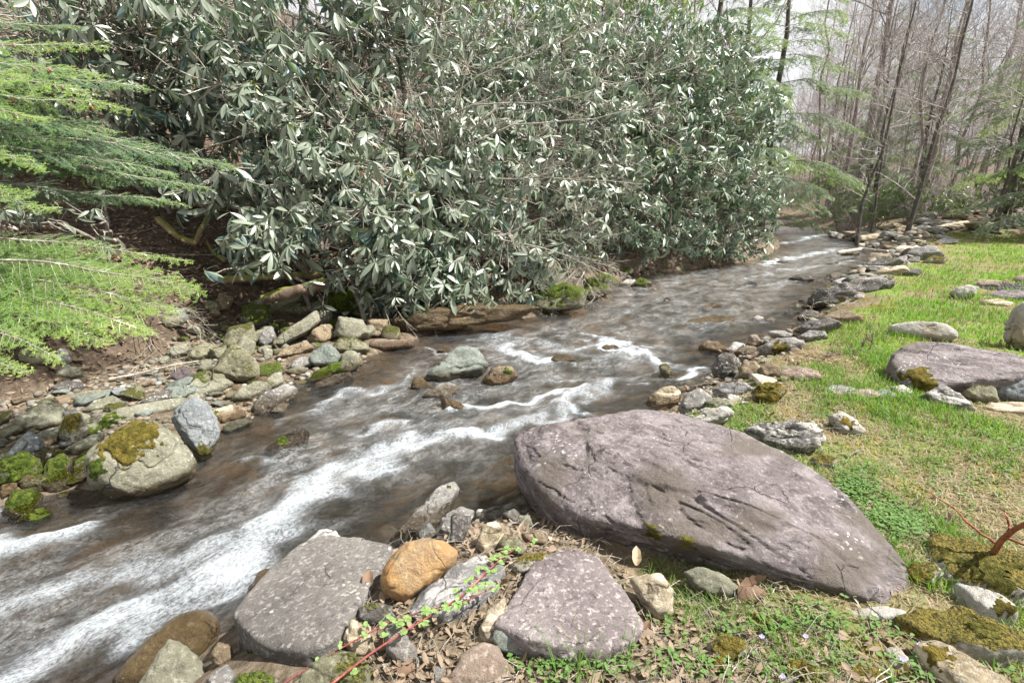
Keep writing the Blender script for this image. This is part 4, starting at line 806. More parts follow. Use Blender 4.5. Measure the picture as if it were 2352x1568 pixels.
# --- left bar and cut bank
leftr = [
 ([(192, 1085), (202, 1040), (240, 1000), (280, 972), (342, 958), (400, 985), (450, 1045), (456, 1085), (410, 1112), (350, 1148), (285, 1152), (225, 1125)], 'olive_plain', 'great round olive boulder with an ochre moss cap at the creek edge', {'tilt': 62, 'sub': 6, 'k': 10, 'bulge': .26, 'rough': .03, 'cat': 'boulder', 'moss': [(300, 995, .20, 'ochre'), (250, 1010, .12, 'ochre'), (195, 1085, .10, 'green')]}),
 ([(395, 962), (418, 930), (445, 914), (480, 935), (502, 985), (492, 1045), (460, 1062), (425, 1005)], 'blue_grey', 'pale cracked boulder standing behind the great round boulder', {'tilt': 66, 'sub': 5, 'k': 18, 'moss': [(455, 1040, .09, 'olive')]}),
 ([(98, 1002), (150, 975), (250, 946), (330, 928), (418, 914), (415, 936), (320, 962), (210, 1002), (125, 1018)], 'olive_plain', 'long flat slab with a bright moss strip on the stone bar', {'tilt': 45, 'sub': 5, 'k': 20, 'bulge': .12, 'moss': [(240, 965, .12, 'green'), (190, 982, .12, 'green')]}),
 ([(358, 910), (390, 888), (456, 884), (458, 900), (430, 918), (385, 922)], 'green_slate', 'flat green-grey slab right of the mossy slab', {'k': 20, 'sub': 5}),
 ([(488, 852), (510, 820), (535, 790), (562, 800), (592, 840), (590, 868), (560, 882), (515, 872)], 'olive', 'tall angular olive boulder in the middle of the stone bar', {'tilt': 66, 'sub': 5, 'k': 20, 'bulge': .3}),
 ([(485, 875), (490, 845), (512, 835), (520, 870), (500, 888)], 'olive', 'small square olive block against the angular boulder', {}),
 ([(585, 865), (595, 838), (640, 830), (650, 855), (620, 870)], 'mossy', 'cracked mossy block right of the angular boulder', {'k': 22}),
 ([(598, 892), (625, 858), (648, 852), (652, 880), (620, 898)], 'olive_plain', 'triangular olive stone below the cracked mossy block', {'k': 22}),
 ([(530, 922), (545, 895), (590, 878), (625, 884), (610, 905), (570, 925)], 'olive_plain', 'oval olive slab near the water end of the bar', {'tilt': 38, 'k': 12}),
 ([(570, 945), (600, 912), (650, 888), (686, 890), (672, 915), (620, 950), (590, 958)], 'grey', 'long grey slab reaching the water at the end of the bar', {'tilt': 35, 'k': 14, 'sub': 5}),
 ([(612, 950), (640, 925), (665, 928), (650, 952)], 'grey', 'small grey stone leaning on the long grey slab', {}),
 ([(505, 990), (525, 970), (560, 962), (580, 968), (555, 985), (520, 998)], 'green_slate', 'flat green-grey stone at the water below the bar', {'k': 10}),
 ([(704, 832), (722, 800), (748, 788), (775, 800), (785, 828), (760, 845), (722, 842)], 'green_slate', 'round grey-green boulder before the cut bank', {'sub': 5, 'k': 9, 'tilt': 62}),
 ([(660, 845), (690, 820), (722, 818), (715, 840), (680, 855)], 'grey', 'angular grey stone left of the round grey-green boulder', {}),
 ([(778, 850), (782, 815), (805, 803), (825, 815), (826, 845), (800, 862)], 'olive_plain', 'egg-shaped olive boulder next to the round grey-green one', {'k': 8, 'tilt': 65}),
 ([(702, 880), (720, 860), (765, 835), (792, 832), (790, 850), (745, 872), (715, 888)], 'mossy', 'curved stone with a bright moss back at the water edge', {'tilt': 45, 'moss': [(772, 840, .11, 'green')]}),
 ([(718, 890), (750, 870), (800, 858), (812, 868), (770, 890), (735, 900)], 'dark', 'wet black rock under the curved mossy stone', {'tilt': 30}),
 ([(758, 800), (775, 780), (815, 774), (845, 790), (848, 808), (810, 812), (775, 812)], 'olive', 'double-lobed olive boulder in front of the bank wall', {'sub': 5, 'k': 8}),
 ([(838, 798), (860, 780), (920, 780), (955, 785), (945, 798), (880, 808)], 'reddish', 'long rusty stone lying at the water edge under the leaves', {'tilt': 55, 'k': 9}),
 ([(625, 795), (640, 770), (690, 735), (722, 716), (732, 738), (715, 762), (670, 785), (640, 800)], 'olive_plain', 'leaning olive slab propped on the bank wall', {'tilt': 70, 'k': 22, 'sub': 5}),
 ([(630, 825), (650, 800), (705, 785), (718, 800), (690, 818)], 'brown', 'rusty rock in the shade under the leaning slab', {'tilt': 55}),
 ([(552, 740), (558, 700), (620, 698), (625, 735), (590, 755)], 'mossy', 'square block with a moss lid in the bank wall', {'tilt': 72, 'k': 24}),
 ([(740, 690), (760, 668), (830, 650), (900, 680), (905, 715), (860, 735), (790, 725), (750, 712)], 'mossy', 'big overhanging mossy boulder in the bank under the rhododendron', {'tilt': 72, 'sub': 5, 'cat': 'boulder', 'moss': [(800, 690, .35, 'green')]}),
 ([(765, 765), (775, 725), (830, 735), (850, 765), (800, 785)], 'olive_plain', 'smooth block below the overhanging mossy boulder', {'tilt': 75}),
 ([(840, 775), (845, 735), (890, 735), (895, 775)], 'brown', 'square brown block at the right end of the bank wall', {'tilt': 78, 'k': 22}),
 ([(725, 745), (735, 712), (760, 715), (762, 750)], 'olive_plain', 'upright thin block between leaning slab and smooth block', {'tilt': 78, 'k': 22}),
 ([(515, 800), (525, 752), (575, 742), (590, 780), (560, 805)], 'olive', 'rounded dark olive block in the bank wall', {'tilt': 72}),
 ([(590, 790), (600, 762), (625, 748), (635, 775), (612, 798)], 'grey', 'oval grey block next to the leaning slab', {'tilt': 74, 'k': 9}),
 ([(905, 735), (960, 712), (1060, 704), (1180, 700), (1230, 706), (1180, 735), (1060, 752), (940, 762)], 'wet_brown', 'long dark ledge of rock along the undercut bank', {'tilt': 78, 'sub': 5, 'strata': .03, 'cat': 'boulder', 'rough': .05}),  # wet rock; its dark stone also paints in the shade of the hollow
 ([(1200, 700), (1240, 665), (1300, 650), (1345, 670), (1330, 705), (1250, 718)], 'mossy', 'moss-grown ledge where the undercut bank turns upstream', {'tilt': 75, 'sub': 5, 'cat': 'boulder', 'moss': [(1280, 672, .3, 'green')]}),
 ([(1330, 680), (1345, 640), (1395, 625), (1420, 645), (1400, 670), (1355, 690)], 'mossy', 'upstream mossy boulder hanging over the pool', {'tilt': 72, 'moss': [(1380, 645, .25, 'green')]}),
 ([(1420, 655), (1440, 640), (1465, 645), (1460, 660)], 'pale', 'small pale stone on the far bank beside moss hummocks', {'sub': 3}),
 ([(1448, 658), (1470, 638), (1498, 650), (1485, 664)], 'mossy', 'furthest mossy cobble by the far bank', {'moss': [(1470, 645, .12, 'green')]}),
 ([(1335, 660), (1350, 645), (1372, 650), (1362, 668)], 'mossy', 'mossy cobble at the foot of the hanging boulder', {}),
 ([(1400, 628), (1425, 612), (1455, 618), (1448, 640)], 'mossy', 'mossy stone in the shade on the far bank', {}),
 ([(30, 830), (55, 795), (85, 790), (115, 810), (122, 836), (70, 840)], 'olive', 'rounded olive boulder half hidden by the lower hemlock bough', {'tilt': 60, 'k': 9}),
 ([(125, 865), (150, 838), (178, 846), (195, 862), (160, 872)], 'olive_plain', 'smooth olive stone under the hemlock bough', {}),
 ([(120, 825), (135, 800), (160, 805), (165, 830), (140, 838)], 'grey', 'pair-like grey stone beside the rounded olive boulder', {}),
 ([(110, 895), (150, 878), (190, 880), (185, 895), (140, 905)], 'dark', 'dark flat rock at the edge of the brown side pool', {'tilt': 35}),
 ([(20, 975), (70, 940), (120, 925), (160, 945), (150, 985), (60, 995)], 'olive_plain', 'wide olive slab at the left end of the bar', {'tilt': 40, 'sub': 5}),
 ([(140, 1000), (150, 955), (185, 950), (205, 985), (190, 1015), (165, 1020)], 'ochre_moss', 'moss-topped stone left of the long mossy slab', {'tilt': 65}),
 ([(15, 1048), (45, 1005), (70, 988), (102, 1008), (95, 1035), (50, 1055)], 'blue_grey', 'blue-grey wedge in the cobbles at the left end', {'tilt': 48, 'k': 20}),
 ([(82, 1042), (105, 1028), (128, 1030), (125, 1044), (100, 1052)], 'olive', 'small olive stone by the blue-grey wedge', {}),
 ([(-20, 1120), (0, 1060), (50, 1040), (92, 1052), (95, 1090), (50, 1112)], 'mossy', 'shaggy mossy boulder at the left edge', {'tilt': 58, 'sub': 5, 'moss': [(45, 1070, .16, 'green')]}),
 ([(85, 1120), (110, 1055), (145, 1042), (166, 1060), (160, 1120), (120, 1130)], 'mossy', 'mossy stone beside a trickle, left of the great boulder', {'tilt': 60, 'moss': [(130, 1055, .07, 'green')]}),
 ([(160, 1105), (172, 1060), (198, 1045), (205, 1080), (195, 1112)], 'mossy', 'mossy lump pressed against the great round boulder', {'tilt': 62}),
 ([(10, 1175), (30, 1128), (75, 1120), (100, 1140), (85, 1170), (40, 1195)], 'mossy', 'wet mossy stone above the little falls', {'tilt': 55, 'moss': [(60, 1135, .09, 'green')]}),
 ([(35, 1200), (60, 1172), (105, 1165), (122, 1180), (90, 1200)], 'mossy', 'lowest mossy stone below the little falls', {'tilt': 50, 'moss': [(80, 1178, .08, 'green')]}),
 ([(40, 1110), (60, 1090), (90, 1095), (80, 1115)], 'wet_brown', 'orange wet stone beside the trickle', {'sub': 3}),
 ([(150, 1035), (200, 1010), (240, 995), (225, 1030), (180, 1045)], 'olive_plain', 'low olive stone between the mossy slab and great boulder', {'tilt': 35}),
 ([(388, 870), (400, 850), (425, 842), (445, 860), (440, 876), (410, 880)], 'dark_purple', 'dark purple cobble on the pebbles', {'tilt': 55}),
 ([(440, 885), (448, 860), (475, 850), (488, 880), (470, 892)], 'mossy', 'dark mossy cobble right of the purple one', {'tilt': 58}),
 ([(455, 850), (458, 830), (485, 822), (490, 845), (470, 858)], 'olive_plain', 'round olive cobble on the bar', {'k': 8}),
 ([(425, 825), (440, 800), (475, 790), (495, 800), (490, 818), (450, 830)], 'olive', 'broad low olive boulder behind the pebbles', {'tilt': 45}),
 ([(378, 815), (400, 795), (440, 790), (440, 810), (400, 825)], 'olive_plain', 'second low olive boulder behind the pebbles', {'tilt': 45}),
 ([(315, 930), (360, 905), (395, 895), (392, 915), (345, 938)], 'dark', 'dark slate slab left of the green-grey slab', {'tilt': 40, 'k': 22}),
 ([(190, 945), (215, 925), (260, 912), (285, 925), (270, 940), (220, 948)], 'olive_plain', 'tapered olive slab behind the long mossy slab', {'tilt': 38}),
 ([(155, 920), (180, 900), (235, 895), (245, 905), (200, 922)], 'olive_plain', 'loaf-shaped olive stone at the back of the bar', {}),
 ([(120, 915), (170, 908), (180, 925), (140, 935)], 'brown', 'brown slab at the back of the bar', {'tilt': 35}),
 ([(475, 965), (490, 940), (530, 930), (545, 948), (515, 972)], 'tan', 'tan stone with a moss spot beside the cracked boulder', {'moss': [(495, 940, .04, 'green')]}),
 ([(510, 965), (530, 940), (560, 938), (568, 955), (540, 968)], 'reddish', 'pinkish round stone beside the tan one', {'k': 8}),
 ([(435, 905), (470, 885), (520, 872), (535, 882), (495, 905), (450, 915)], 'olive_plain', 'long olive slab behind the tan stone', {'tilt': 36, 'k': 20}),
 ([(590, 720), (610, 690), (640, 665), (735, 645), (745, 660), (700, 690), (640, 720)], 'olive', 'layered mossy rock under the rotten log', {'tilt': 65, 'strata': .04}),
 ([(640, 720), (660, 700), (740, 690), (745, 712), (690, 725)], 'olive', 'flat mossy rock above the leaning slab', {'tilt': 60, 'strata': .03}),
 ([(460, 715), (470, 692), (500, 690), (505, 712)], 'olive', 'dark stone in the leaf litter below the log', {}),
 ([(380, 740), (385, 715), (425, 708), (430, 735), (405, 750)], 'green_slate', 'grey-green stone at the foot of the bank by the bough tips', {'tilt': 60}),
]
for pl, m, lab, kw in leftr:
    kw = dict({'tilt': 52, 'bulge': .24, 'grow': 1.08}, **kw)
    R_('rock', pl, m, lab, **kw)
ROCKS = [o for o in COL.objects if '_r' in o]
ROCK_XY = np.array([[o.location.x, o.location.y, 0.5 * max((max(v.co[i] for v in o.data.vertices) - min(v.co[i] for v in o.data.vertices)) for i in (0, 1))] for o in ROCKS])
for o in ROCKS: del o['_r']

# --- cobbles: a few shapes, each cobble an object of its own
protos = []; LOOSE = []
for k in range(9):
    r2 = np.random.default_rng(100 + k)
    P = unit(r2.normal(size=(16, 3))) * np.array([1, r2.uniform(.6, .9), r2.uniform(.38, .62)]) * r2.uniform(.8, 1.1, (16, 1))
    C0, V, F = rock_body(P, sub=4, k=[9, 14, 20, 26][k % 4], rough=.05, strata=.012, seed=50 + k)
    me = bpy.data.meshes.new('cobble'); me.from_pydata(V.tolist(), [], F.tolist()); me.polygons.foreach_set("use_smooth", np.ones(len(F), bool)); protos.append(me)
def cobbles(n, region, px_size, mats, name, label, group, seed, sep=0.8, flat=1.0, onwater=False):
    """n cobbles on the ground inside a patch outlined in the photograph; px_size is their length there"""
    r2 = np.random.default_rng(seed); reg = np.array(region, float); lo, hi = reg.min(0), reg.max(0); got = []; tries = 0
    variants = {}
    while len(got) < n and tries < n * 30:
        tries += 1
        q = r2.uniform(lo, hi); c = False; m = len(reg)
        for i in range(m):
            a, b = reg[i], reg[(i + 1) % m]
            if (a[1] > q[1]) != (b[1] > q[1]) and q[0] < (b[0] - a[0]) * (q[1] - a[1]) / (b[1] - a[1]) + a[0]: c = not c
        if not c: continue
        w = hit(*q); s = px_size[0] * (px_size[1] / px_size[0]) ** (r2.random() ** 1.6) * np.linalg.norm(w - ORG) / FPX * 0.5
        if any(np.hypot(w[0] - g[0], w[1] - g[1]) < .5 * (s + g[2]) for g in LOOSE): continue
        if any(np.hypot(w[0] - g[0], w[1] - g[1]) < sep * (s + g[2]) for g in got): continue
        inb = np.hypot(ROCK_XY[:, 0] - w[0], ROCK_XY[:, 1] - w[1]) < 0.55 * ROCK_XY[:, 2]
        if inb.any(): continue
        got.append((w[0], w[1], s)); LOOSE.append((w[0], w[1], s * .9))
        mt = mats[r2.integers(len(mats))]; base = protos[r2.integers(len(protos))]
        key = (base.name, mt)
        if key not in variants:
            me = base.copy(); me.materials.clear(); me.materials.append(RM[mt]); me.name = name; variants[key] = me
        o = bpy.data.objects.new(name, variants[key]); COL.objects.link(o)
        o.location = (w[0], w[1], H(w[0], w[1]) + 0.22 * s * flat)
        o.scale = (s, s, s * flat * r2.uniform(.8, 1.25)); o.rotation_euler = (r2.normal(0, .18), r2.normal(0, .18), r2.uniform(0, 6.28))
        tag(o, label, 'stone', group)
cobbles(44, [(380, 700), (540, 700), (640, 680), (740, 670), (900, 740), (900, 790), (740, 800), (600, 830), (400, 810)], (34, 86), ['mossy', 'olive', 'olive_plain', 'brown', 'olive', 'mossy'], 'bank_boulder', 'mossy block in the stacked stones of the shaded cut bank', 'blocks of the shaded cut bank', 31, sep=.62, flat=1.3)
cobbles(34, [(0, 930), (200, 890), (420, 880), (560, 860), (720, 850), (690, 890), (560, 950), (420, 940), (180, 1020), (0, 1060)], (40, 95), ['olive_plain', 'grey', 'green_slate', 'olive', 'olive_plain', 'brown'], 'flat_stone', 'flattish slab wedged among the cobbles of the left stone bar', 'slabs wedged in the left stone bar', 32, sep=.55, flat=.7)
cobbles(14, [(0, 1050), (200, 1020), (220, 1110), (120, 1180), (0, 1190)], (30, 70), ['mossy', 'olive', 'mossy', 'brown'], 'flat_stone', 'mossy stone by the trickle at the left edge', 'mossy stones by the trickle', 33, sep=.6)
cobbles(60, [(1480, 960), (1560, 880), (1640, 830), (1740, 770), (1850, 730), (1900, 740), (1860, 790), (1760, 900), (1640, 985)], (26, 74), ['grey', 'tan', 'brown', 'lichen_grey', 'reddish', 'olive_plain', 'pale'], 'bank_rock', 'flat ledge stone packed along the water between slab and black rock', 'ledge stones between slab and black rock', 34, sep=.55, flat=.65)
cobbles(70, [(1830, 720), (1880, 660), (1990, 590), (1900, 545), (1990, 520), (2120, 500), (2352, 490), (2352, 525), (2140, 560), (2060, 620), (1960, 700)], (30, 84), ['grey', 'brown', 'dark', 'lichen_grey', 'tan', 'reddish'], 'bank_rock', 'grey ledge stone in the tumbled stone bank upstream of the black rock', 'ledge stones upstream of the black rock', 35, sep=.5, flat=.6)
CM = ['olive_plain', 'grey', 'brown', 'green_slate', 'tan', 'olive_plain', 'blue_grey', 'reddish']
cobbles(70, [(330, 830), (480, 815), (500, 870), (430, 890), (300, 900), (240, 890)], (12, 34), CM, 'cobble', 'rounded cobble in the drift of pebbles beside the brown side pool', 'cobbles beside the brown side pool', 1)
cobbles(46, [(0, 960), (130, 920), (320, 900), (350, 930), (200, 960), (90, 1010), (0, 1040)], (14, 48), CM, 'cobble', 'cobble packed behind the long mossy slab of the stone bar', 'cobbles behind the long mossy slab', 2)
cobbles(50, [(440, 890), (640, 830), (720, 870), (690, 900), (570, 960), (500, 980), (440, 930)], (12, 36), CM, 'cobble', 'cobble filling the gaps between the slabs near the bar tip', 'cobbles between the slabs of the bar tip', 3)
cobbles(40, [(380, 740), (520, 720), (620, 740), (720, 760), (740, 800), (620, 830), (480, 800), (390, 800)], (14, 42), ['olive', 'olive_plain', 'dark', 'brown', 'mossy'], 'cobble', 'dark cobble at the shaded foot of the cut bank', 'cobbles at the foot of the cut bank', 4)
cobbles(16, [(650, 850), (790, 800), (860, 800), (850, 850), (700, 900)], (8, 22), CM, 'cobble', 'wet cobble near the egg-shaped olive boulder', 'cobbles near the egg-shaped boulder', 5)
cobbles(20, [(1000, 1170), (1190, 1165), (1290, 1260), (1180, 1300), (1060, 1260)], (10, 26), ['grey', 'tan', 'brown', 'pale', 'olive_plain'], 'cobble', 'small stone in the twigs at the foot of the purple slab', 'small stones at the foot of the purple slab', 6)
cobbles(46, [(1560, 930), (1640, 840), (1700, 800), (1830, 740), (1900, 740), (1830, 800), (1820, 870), (1700, 930), (1600, 985)], (14, 46), ['grey', 'brown', 'tan', 'dark', 'pale', 'reddish', 'olive'], 'bank_stone', 'stone in the jumble between the lawn and the riffle', 'stones between the lawn and the riffle', 7)
cobbles(70, [(1840, 680), (1960, 600), (2060, 560), (2000, 545), (2130, 520), (2352, 505), (2352, 528), (2140, 570), (2050, 640), (1900, 730)], (16, 52), ['grey', 'brown', 'dark', 'tan', 'reddish', 'grey', 'ochre_moss'], 'bank_stone', 'flat stone in the long stone bank between lawn and woods', 'stones of the long bank before the woods', 8, sep=.62, flat=.7)
cobbles(60, [(1890, 545), (2000, 530), (2100, 505), (2352, 490), (2352, 515), (2120, 545), (2010, 570), (1960, 570)], (12, 40), ['grey', 'brown', 'dark', 'reddish', 'pale', 'tan'], 'bank_stone', 'weathered stone on the berm under the bare trees', 'stones on the berm under the bare trees', 9, sep=.6, flat=.7)
cobbles(24, [(1880, 580), (1960, 560), (2050, 575), (2060, 600), (1940, 610)], (12, 40), ['grey', 'pale', 'brown', 'olive'], 'bank_stone', 'water-worn stone on the upstream gravel bar', 'water-worn stones of the upstream bar', 10, flat=.7)
cobbles(22, [(1700, 1400), (2050, 1390), (2200, 1520), (2352, 1560), (1500, 1560), (1480, 1440)], (10, 40), ['tan', 'ochre_moss', 'pale', 'olive'], 'bank_stone', 'little stone half sunk in the weeds in front of the purple slab', 'little stones in the weeds', 11, flat=.6)
cobbles(10, [(780, 1400), (900, 1400), (1000, 1500), (1100, 1568), (700, 1568)], (18, 44), ['grey', 'tan', 'brown'], 'cobble', 'stone among dry leaves under the bramble cane', 'stones under the bramble cane', 12)
cobbles(16, [(1330, 650), (1500, 615), (1700, 595), (1700, 605), (1500, 635), (1400, 665)], (14, 36), ['mossy', 'olive', 'dark', 'mossy'], 'cobble', 'mossy cobble along the shaded far bank', 'mossy cobbles along the far bank', 13, flat=.8)
# ------------------------------------------------------------------ rhododendrons
def rand_perp(d, r2):
    v = r2.normal(size=3); v -= d * (v @ d); return v / (np.linalg.norm(v) + 1e-9)
def curve(a, b, K=6, sag=0.1, r2=rng, wob=0.06):
    a = np.asarray(a, float); b = np.asarray(b, float); t = np.linspace(0, 1, K)[:, None]
    L = np.linalg.norm(b - a); P = a + (b - a) * t
    P = P + np.array([0, 0, 1.0]) * sag * L * 4 * t * (1 - t)
    w = np.cumsum(r2.normal(size=(K, 3)), 0); w -= w[0] + (w[-1] - w[0]) * t
    return P + w * wob * L / math.sqrt(K)
def rhododendron(label, root, lobes, dens, mat, seed, leaf=0.19, gap=0.35, group=None, cat='shrub', stem_r=0.04, bark=None):
    r2 = np.random.default_rng(seed)
    rz = H(*root); th = thing('rhododendron', label, cat, (root[0], root[1], rz), group)
    T = Tubes(); stems = Tubes(); dens *= 1.3; gap += .06; leaf *= 1.17
    pos, out = [], []
    R0 = np.array([root[0], root[1], rz - 0.05])
    for (px, py, Y, r) in lobes:
        c = at_y(px, py, Y)
        base = R0 + np.array([r2.normal(0, .25), r2.normal(0, .25), 0])
        mid = base * 0.45 + c * 0.55 + np.array([0, 0.25, -0.15 * r])
        t = np.linspace(0, 1, 9)[:, None]
        Pm = (1 - t) ** 2 * base + 2 * t * (1 - t) * mid + t ** 2 * (c + np.array([0, .35 * r, 0]))
        Pm[1:-1] += r2.normal(0, .05, (7, 3))
        stems.add(Pm, np.linspace(stem_r, stem_r * 0.4, 9) * r2.uniform(.8, 1.2), 6)
        nsub = max(6, int(10 * r)); sub = c + unit(r2.normal(size=(nsub, 3))) * r * r2.uniform(.25, .6, (nsub, 1))
        for s in sub:
            k = r2.integers(5, 9); stems.add(curve(Pm[k], s, 6, .05, r2, .10), np.linspace(stem_r * .38, stem_r * .16, 6), 5)
        n = int(dens * r * r)
        D = unit(r2.normal(size=(n * 3, 3)) * np.array([1, 1, .9]))
        ok = (D[:, 1] < 0.25) | (D[:, 2] > .5) | (r2.random(len(D)) < .18)
        D = D[ok][:n]
        p = c + D * (r * np.clip(r2.random(len(D)) ** .45, .35, 1.0))[:, None] * np.array([1, 1, .85])
        p += 0.12 * r2.normal(size=p.shape)
        keepm = fbm(p * (1.5 / max(.6, r)) + seed, 3, seed) < gap
        keepm &= p[:, 2] > np.maximum(terrain(p[:, :2]), 0.0) + 0.25
        p = p[keepm]; D = D[keepm]
        if not len(p): continue
        j = np.argmin(((p[:, None] - sub[None]) ** 2).sum(2), 1)
        for q, jj in zip(p, j):
            T.add(curve(sub[jj], q, 4, -.06, r2, .12), np.array([.011, .008, .0065, .005]) * (stem_r / .04), 3)
        pos.append(p); out.append(D)
    if not pos: raise RuntimeError('no leaves: ' + label)
    pos = np.concatenate(pos); out = np.concatenate(out); n = len(pos)
    ax = unit(out * np.array([.7, .7, .4]) + np.array([0, -.15, .55]) + .35 * r2.normal(size=(n, 3)))
    nl = 8; M = n * nl
    A = np.repeat(ax, nl, 0); B = np.repeat(pos, nl, 0)
    u = unit(np.cross(A, np.array([.3, .2, .93]))); v = np.cross(A, u)
    ph = (np.tile(np.arange(nl), n) * 2.399 + np.repeat(r2.uniform(0, 6.28, n), nl))[:, None] + r2.normal(0, .2, (M, 1))
    el = np.radians(r2.normal(-4, 20, (M, 1)) + np.repeat(r2.normal(-26, 20, (n, 1)), nl, 0))
    d = unit((np.cos(ph) * u + np.sin(ph) * v) * np.cos(el) + A * np.sin(el) + np.array([0, 0, -.38]) + .12 * r2.normal(size=(M, 3)))
    keepl = r2.random(M) < np.repeat(r2.uniform(.55, 1, n), nl)
    L = leaf * r2.uniform(.6, 1.15, M) * np.repeat(r2.uniform(.65, 1.15, n), nl)
    nrm = unit(A + .25 * r2.normal(size=(M, 3)))
    V, F = leaves((B + d * .012)[keepl], d[keepl], nrm[keepl], L[keepl], (L * r2.uniform(.22, .31, M))[keepl], r2.uniform(.05, .3, keepl.sum()), .28)
    var = np.repeat(np.clip(r2.random(M) * .55 + np.repeat(r2.random(n), nl) * .4 + (r2.random(M) < .035) * 1.0, 0, 1)[keepl], 15)
    part('foliage', V, F, mat, th, attrs={'var': var})
    part('twigs', *T.build(), M_TWIG, th)
    part('stems', *stems.build(), bark or M_BARK, th)
    return th
RHG = 'rhododendrons on the far bank'
rhododendron('leggy rhododendron behind the hemlock boughs, with dark open stems', (-5.2, 8.6), [(250, 130, 8.0, 1.3), (110, 60, 7.4, 1.1), (330, 300, 8.3, 1.0), (60, 230, 8.5, 1.1), (420, 60, 8.8, 1.3), (200, 330, 9.5, 1.0), (470, 200, 8.6, 1.0), (0, 60, 7.2, 1.1), (60, -20, 8.0, 1.3), (-60, 150, 8.5, 1.3), (260, -40, 8.5, 1.4), (180, 10, 7.0, .9), (330, 130, 7.6, 1.0), (420, 330, 8.0, .8), (80, 330, 8.8, 1.1), (300, 20, 7.4, 1.0)], 80, M_RHODO, 1, gap=.26, group=RHG)
rhododendron('tall silvery rhododendron left of the grey tree trunk', (-2.9, 8.6), [(640, 90, 8.5, 1.3), (560, 200, 7.9, 1.1), (720, 230, 7.9, 1.2), (840, 120, 8.8, 1.3), (820, 300, 8.2, 1.1), (640, 350, 7.6, .95), (880, 10, 9.0, 1.2), (500, 300, 8.2, .8)], 105, M_RHODO, 2, gap=.42, group=RHG)
rhododendron('rhododendron drooping large leaves over the fallen mossy log', (-2.6, 7.7), [(740, 430, 7.3, .95), (640, 480, 7.0, .7), (570, 540, 6.6, .42), (560, 600, 6.4, .26), (860, 480, 7.3, .9), (800, 600, 7.0, .42), (760, 640, 6.9, .22), (900, 580, 7.2, .6), (620, 560, 6.6, .34), (480, 420, 7.4, .6)], 125, M_RHODO, 3, leaf=.2, gap=.5, group=RHG)
rhododendron('rhododendron reaching its lowest leaves down to the dark pool', (-.6, 9.3), [(1000, 620, 7.7, .55), (1050, 700, 7.5, .28), (960, 690, 7.4, .25), (1090, 640, 7.8, .45), (1000, 480, 8.3, .95), (1130, 540, 8.6, .9), (1220, 600, 8.9, .62), (1240, 660, 8.8, .32), (920, 640, 7.4, .4), (1110, 430, 9.0, 1.0), (1030, 350, 9.4, 1.1), (1150, 660, 8.4, .38), (950, 655, 7.4, .42), (1195, 685, 8.4, .26), (1000, 660, 7.5, .4), (870, 650, 7.2, .35), (1060, 715, 7.3, .28), (1000, 705, 7.2, .28)], 140, M_RHODO, 4, gap=.5, group=RHG)
rhododendron('rhododendron rising behind the bare grey branches', (1.6, 12.2), [(1100, 260, 10.8, 1.4), (1220, 380, 10.6, 1.3), (1290, 490, 10.8, 1.0), (1310, 570, 10.8, .6), (1200, 150, 12, 1.7), (1330, 250, 12, 1.6), (1060, 130, 11.5, 1.4), (1380, 400, 11.6, 1.1), (1350, 560, 11.4, .6)], 112, M_RHODO, 5, gap=.42, group=RHG)
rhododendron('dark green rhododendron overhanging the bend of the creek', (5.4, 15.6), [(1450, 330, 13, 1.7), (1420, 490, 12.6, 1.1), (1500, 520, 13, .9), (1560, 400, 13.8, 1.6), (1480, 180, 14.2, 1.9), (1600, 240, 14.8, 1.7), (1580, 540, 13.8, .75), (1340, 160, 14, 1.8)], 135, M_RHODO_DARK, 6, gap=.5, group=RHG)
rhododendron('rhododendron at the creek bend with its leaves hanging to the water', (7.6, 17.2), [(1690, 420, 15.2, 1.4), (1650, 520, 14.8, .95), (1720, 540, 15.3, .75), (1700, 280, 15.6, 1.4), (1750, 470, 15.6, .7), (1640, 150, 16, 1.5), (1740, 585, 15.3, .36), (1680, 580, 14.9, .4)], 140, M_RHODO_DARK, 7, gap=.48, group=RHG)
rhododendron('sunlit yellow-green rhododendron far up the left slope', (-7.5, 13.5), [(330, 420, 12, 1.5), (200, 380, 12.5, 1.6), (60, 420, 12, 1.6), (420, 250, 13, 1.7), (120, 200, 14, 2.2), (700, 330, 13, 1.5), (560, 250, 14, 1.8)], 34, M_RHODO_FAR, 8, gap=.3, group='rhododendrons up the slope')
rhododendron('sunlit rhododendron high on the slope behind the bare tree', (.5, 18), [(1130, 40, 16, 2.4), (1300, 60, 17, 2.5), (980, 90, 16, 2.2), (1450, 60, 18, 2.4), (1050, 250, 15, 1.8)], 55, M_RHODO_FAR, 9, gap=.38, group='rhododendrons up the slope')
for i, (px, py, Y, r, lab) in enumerate([(2040, 450, 25, 1.5, 'low rhododendron between the two thin dark trunks'), (1950, 470, 29, 1.3, 'pale rhododendron at the foot of the thick trunk'), (2180, 455, 27, 1.2, 'rhododendron in the woods behind the stony berm'), (2330, 440, 22, 1.1, 'rhododendron by the slender trunks at the far right'), (90, 500, 6.6, .5, 'low rhododendron on the leafy bank under the hemlock')]):
    c = at_y(px, py, Y)
    rhododendron(lab, (c[0], Y + .6), [(px, py, Y, r), (px - 40 * 20 / Y, py + 15, Y - .3, r * .7), (px + 45 * 20 / Y, py + 10, Y, r * .7)], 60, M_RHODO_FAR if i < 4 else M_RHODO, 20 + i, gap=.5, leaf=.17, group='small rhododendrons' if i < 4 else None)

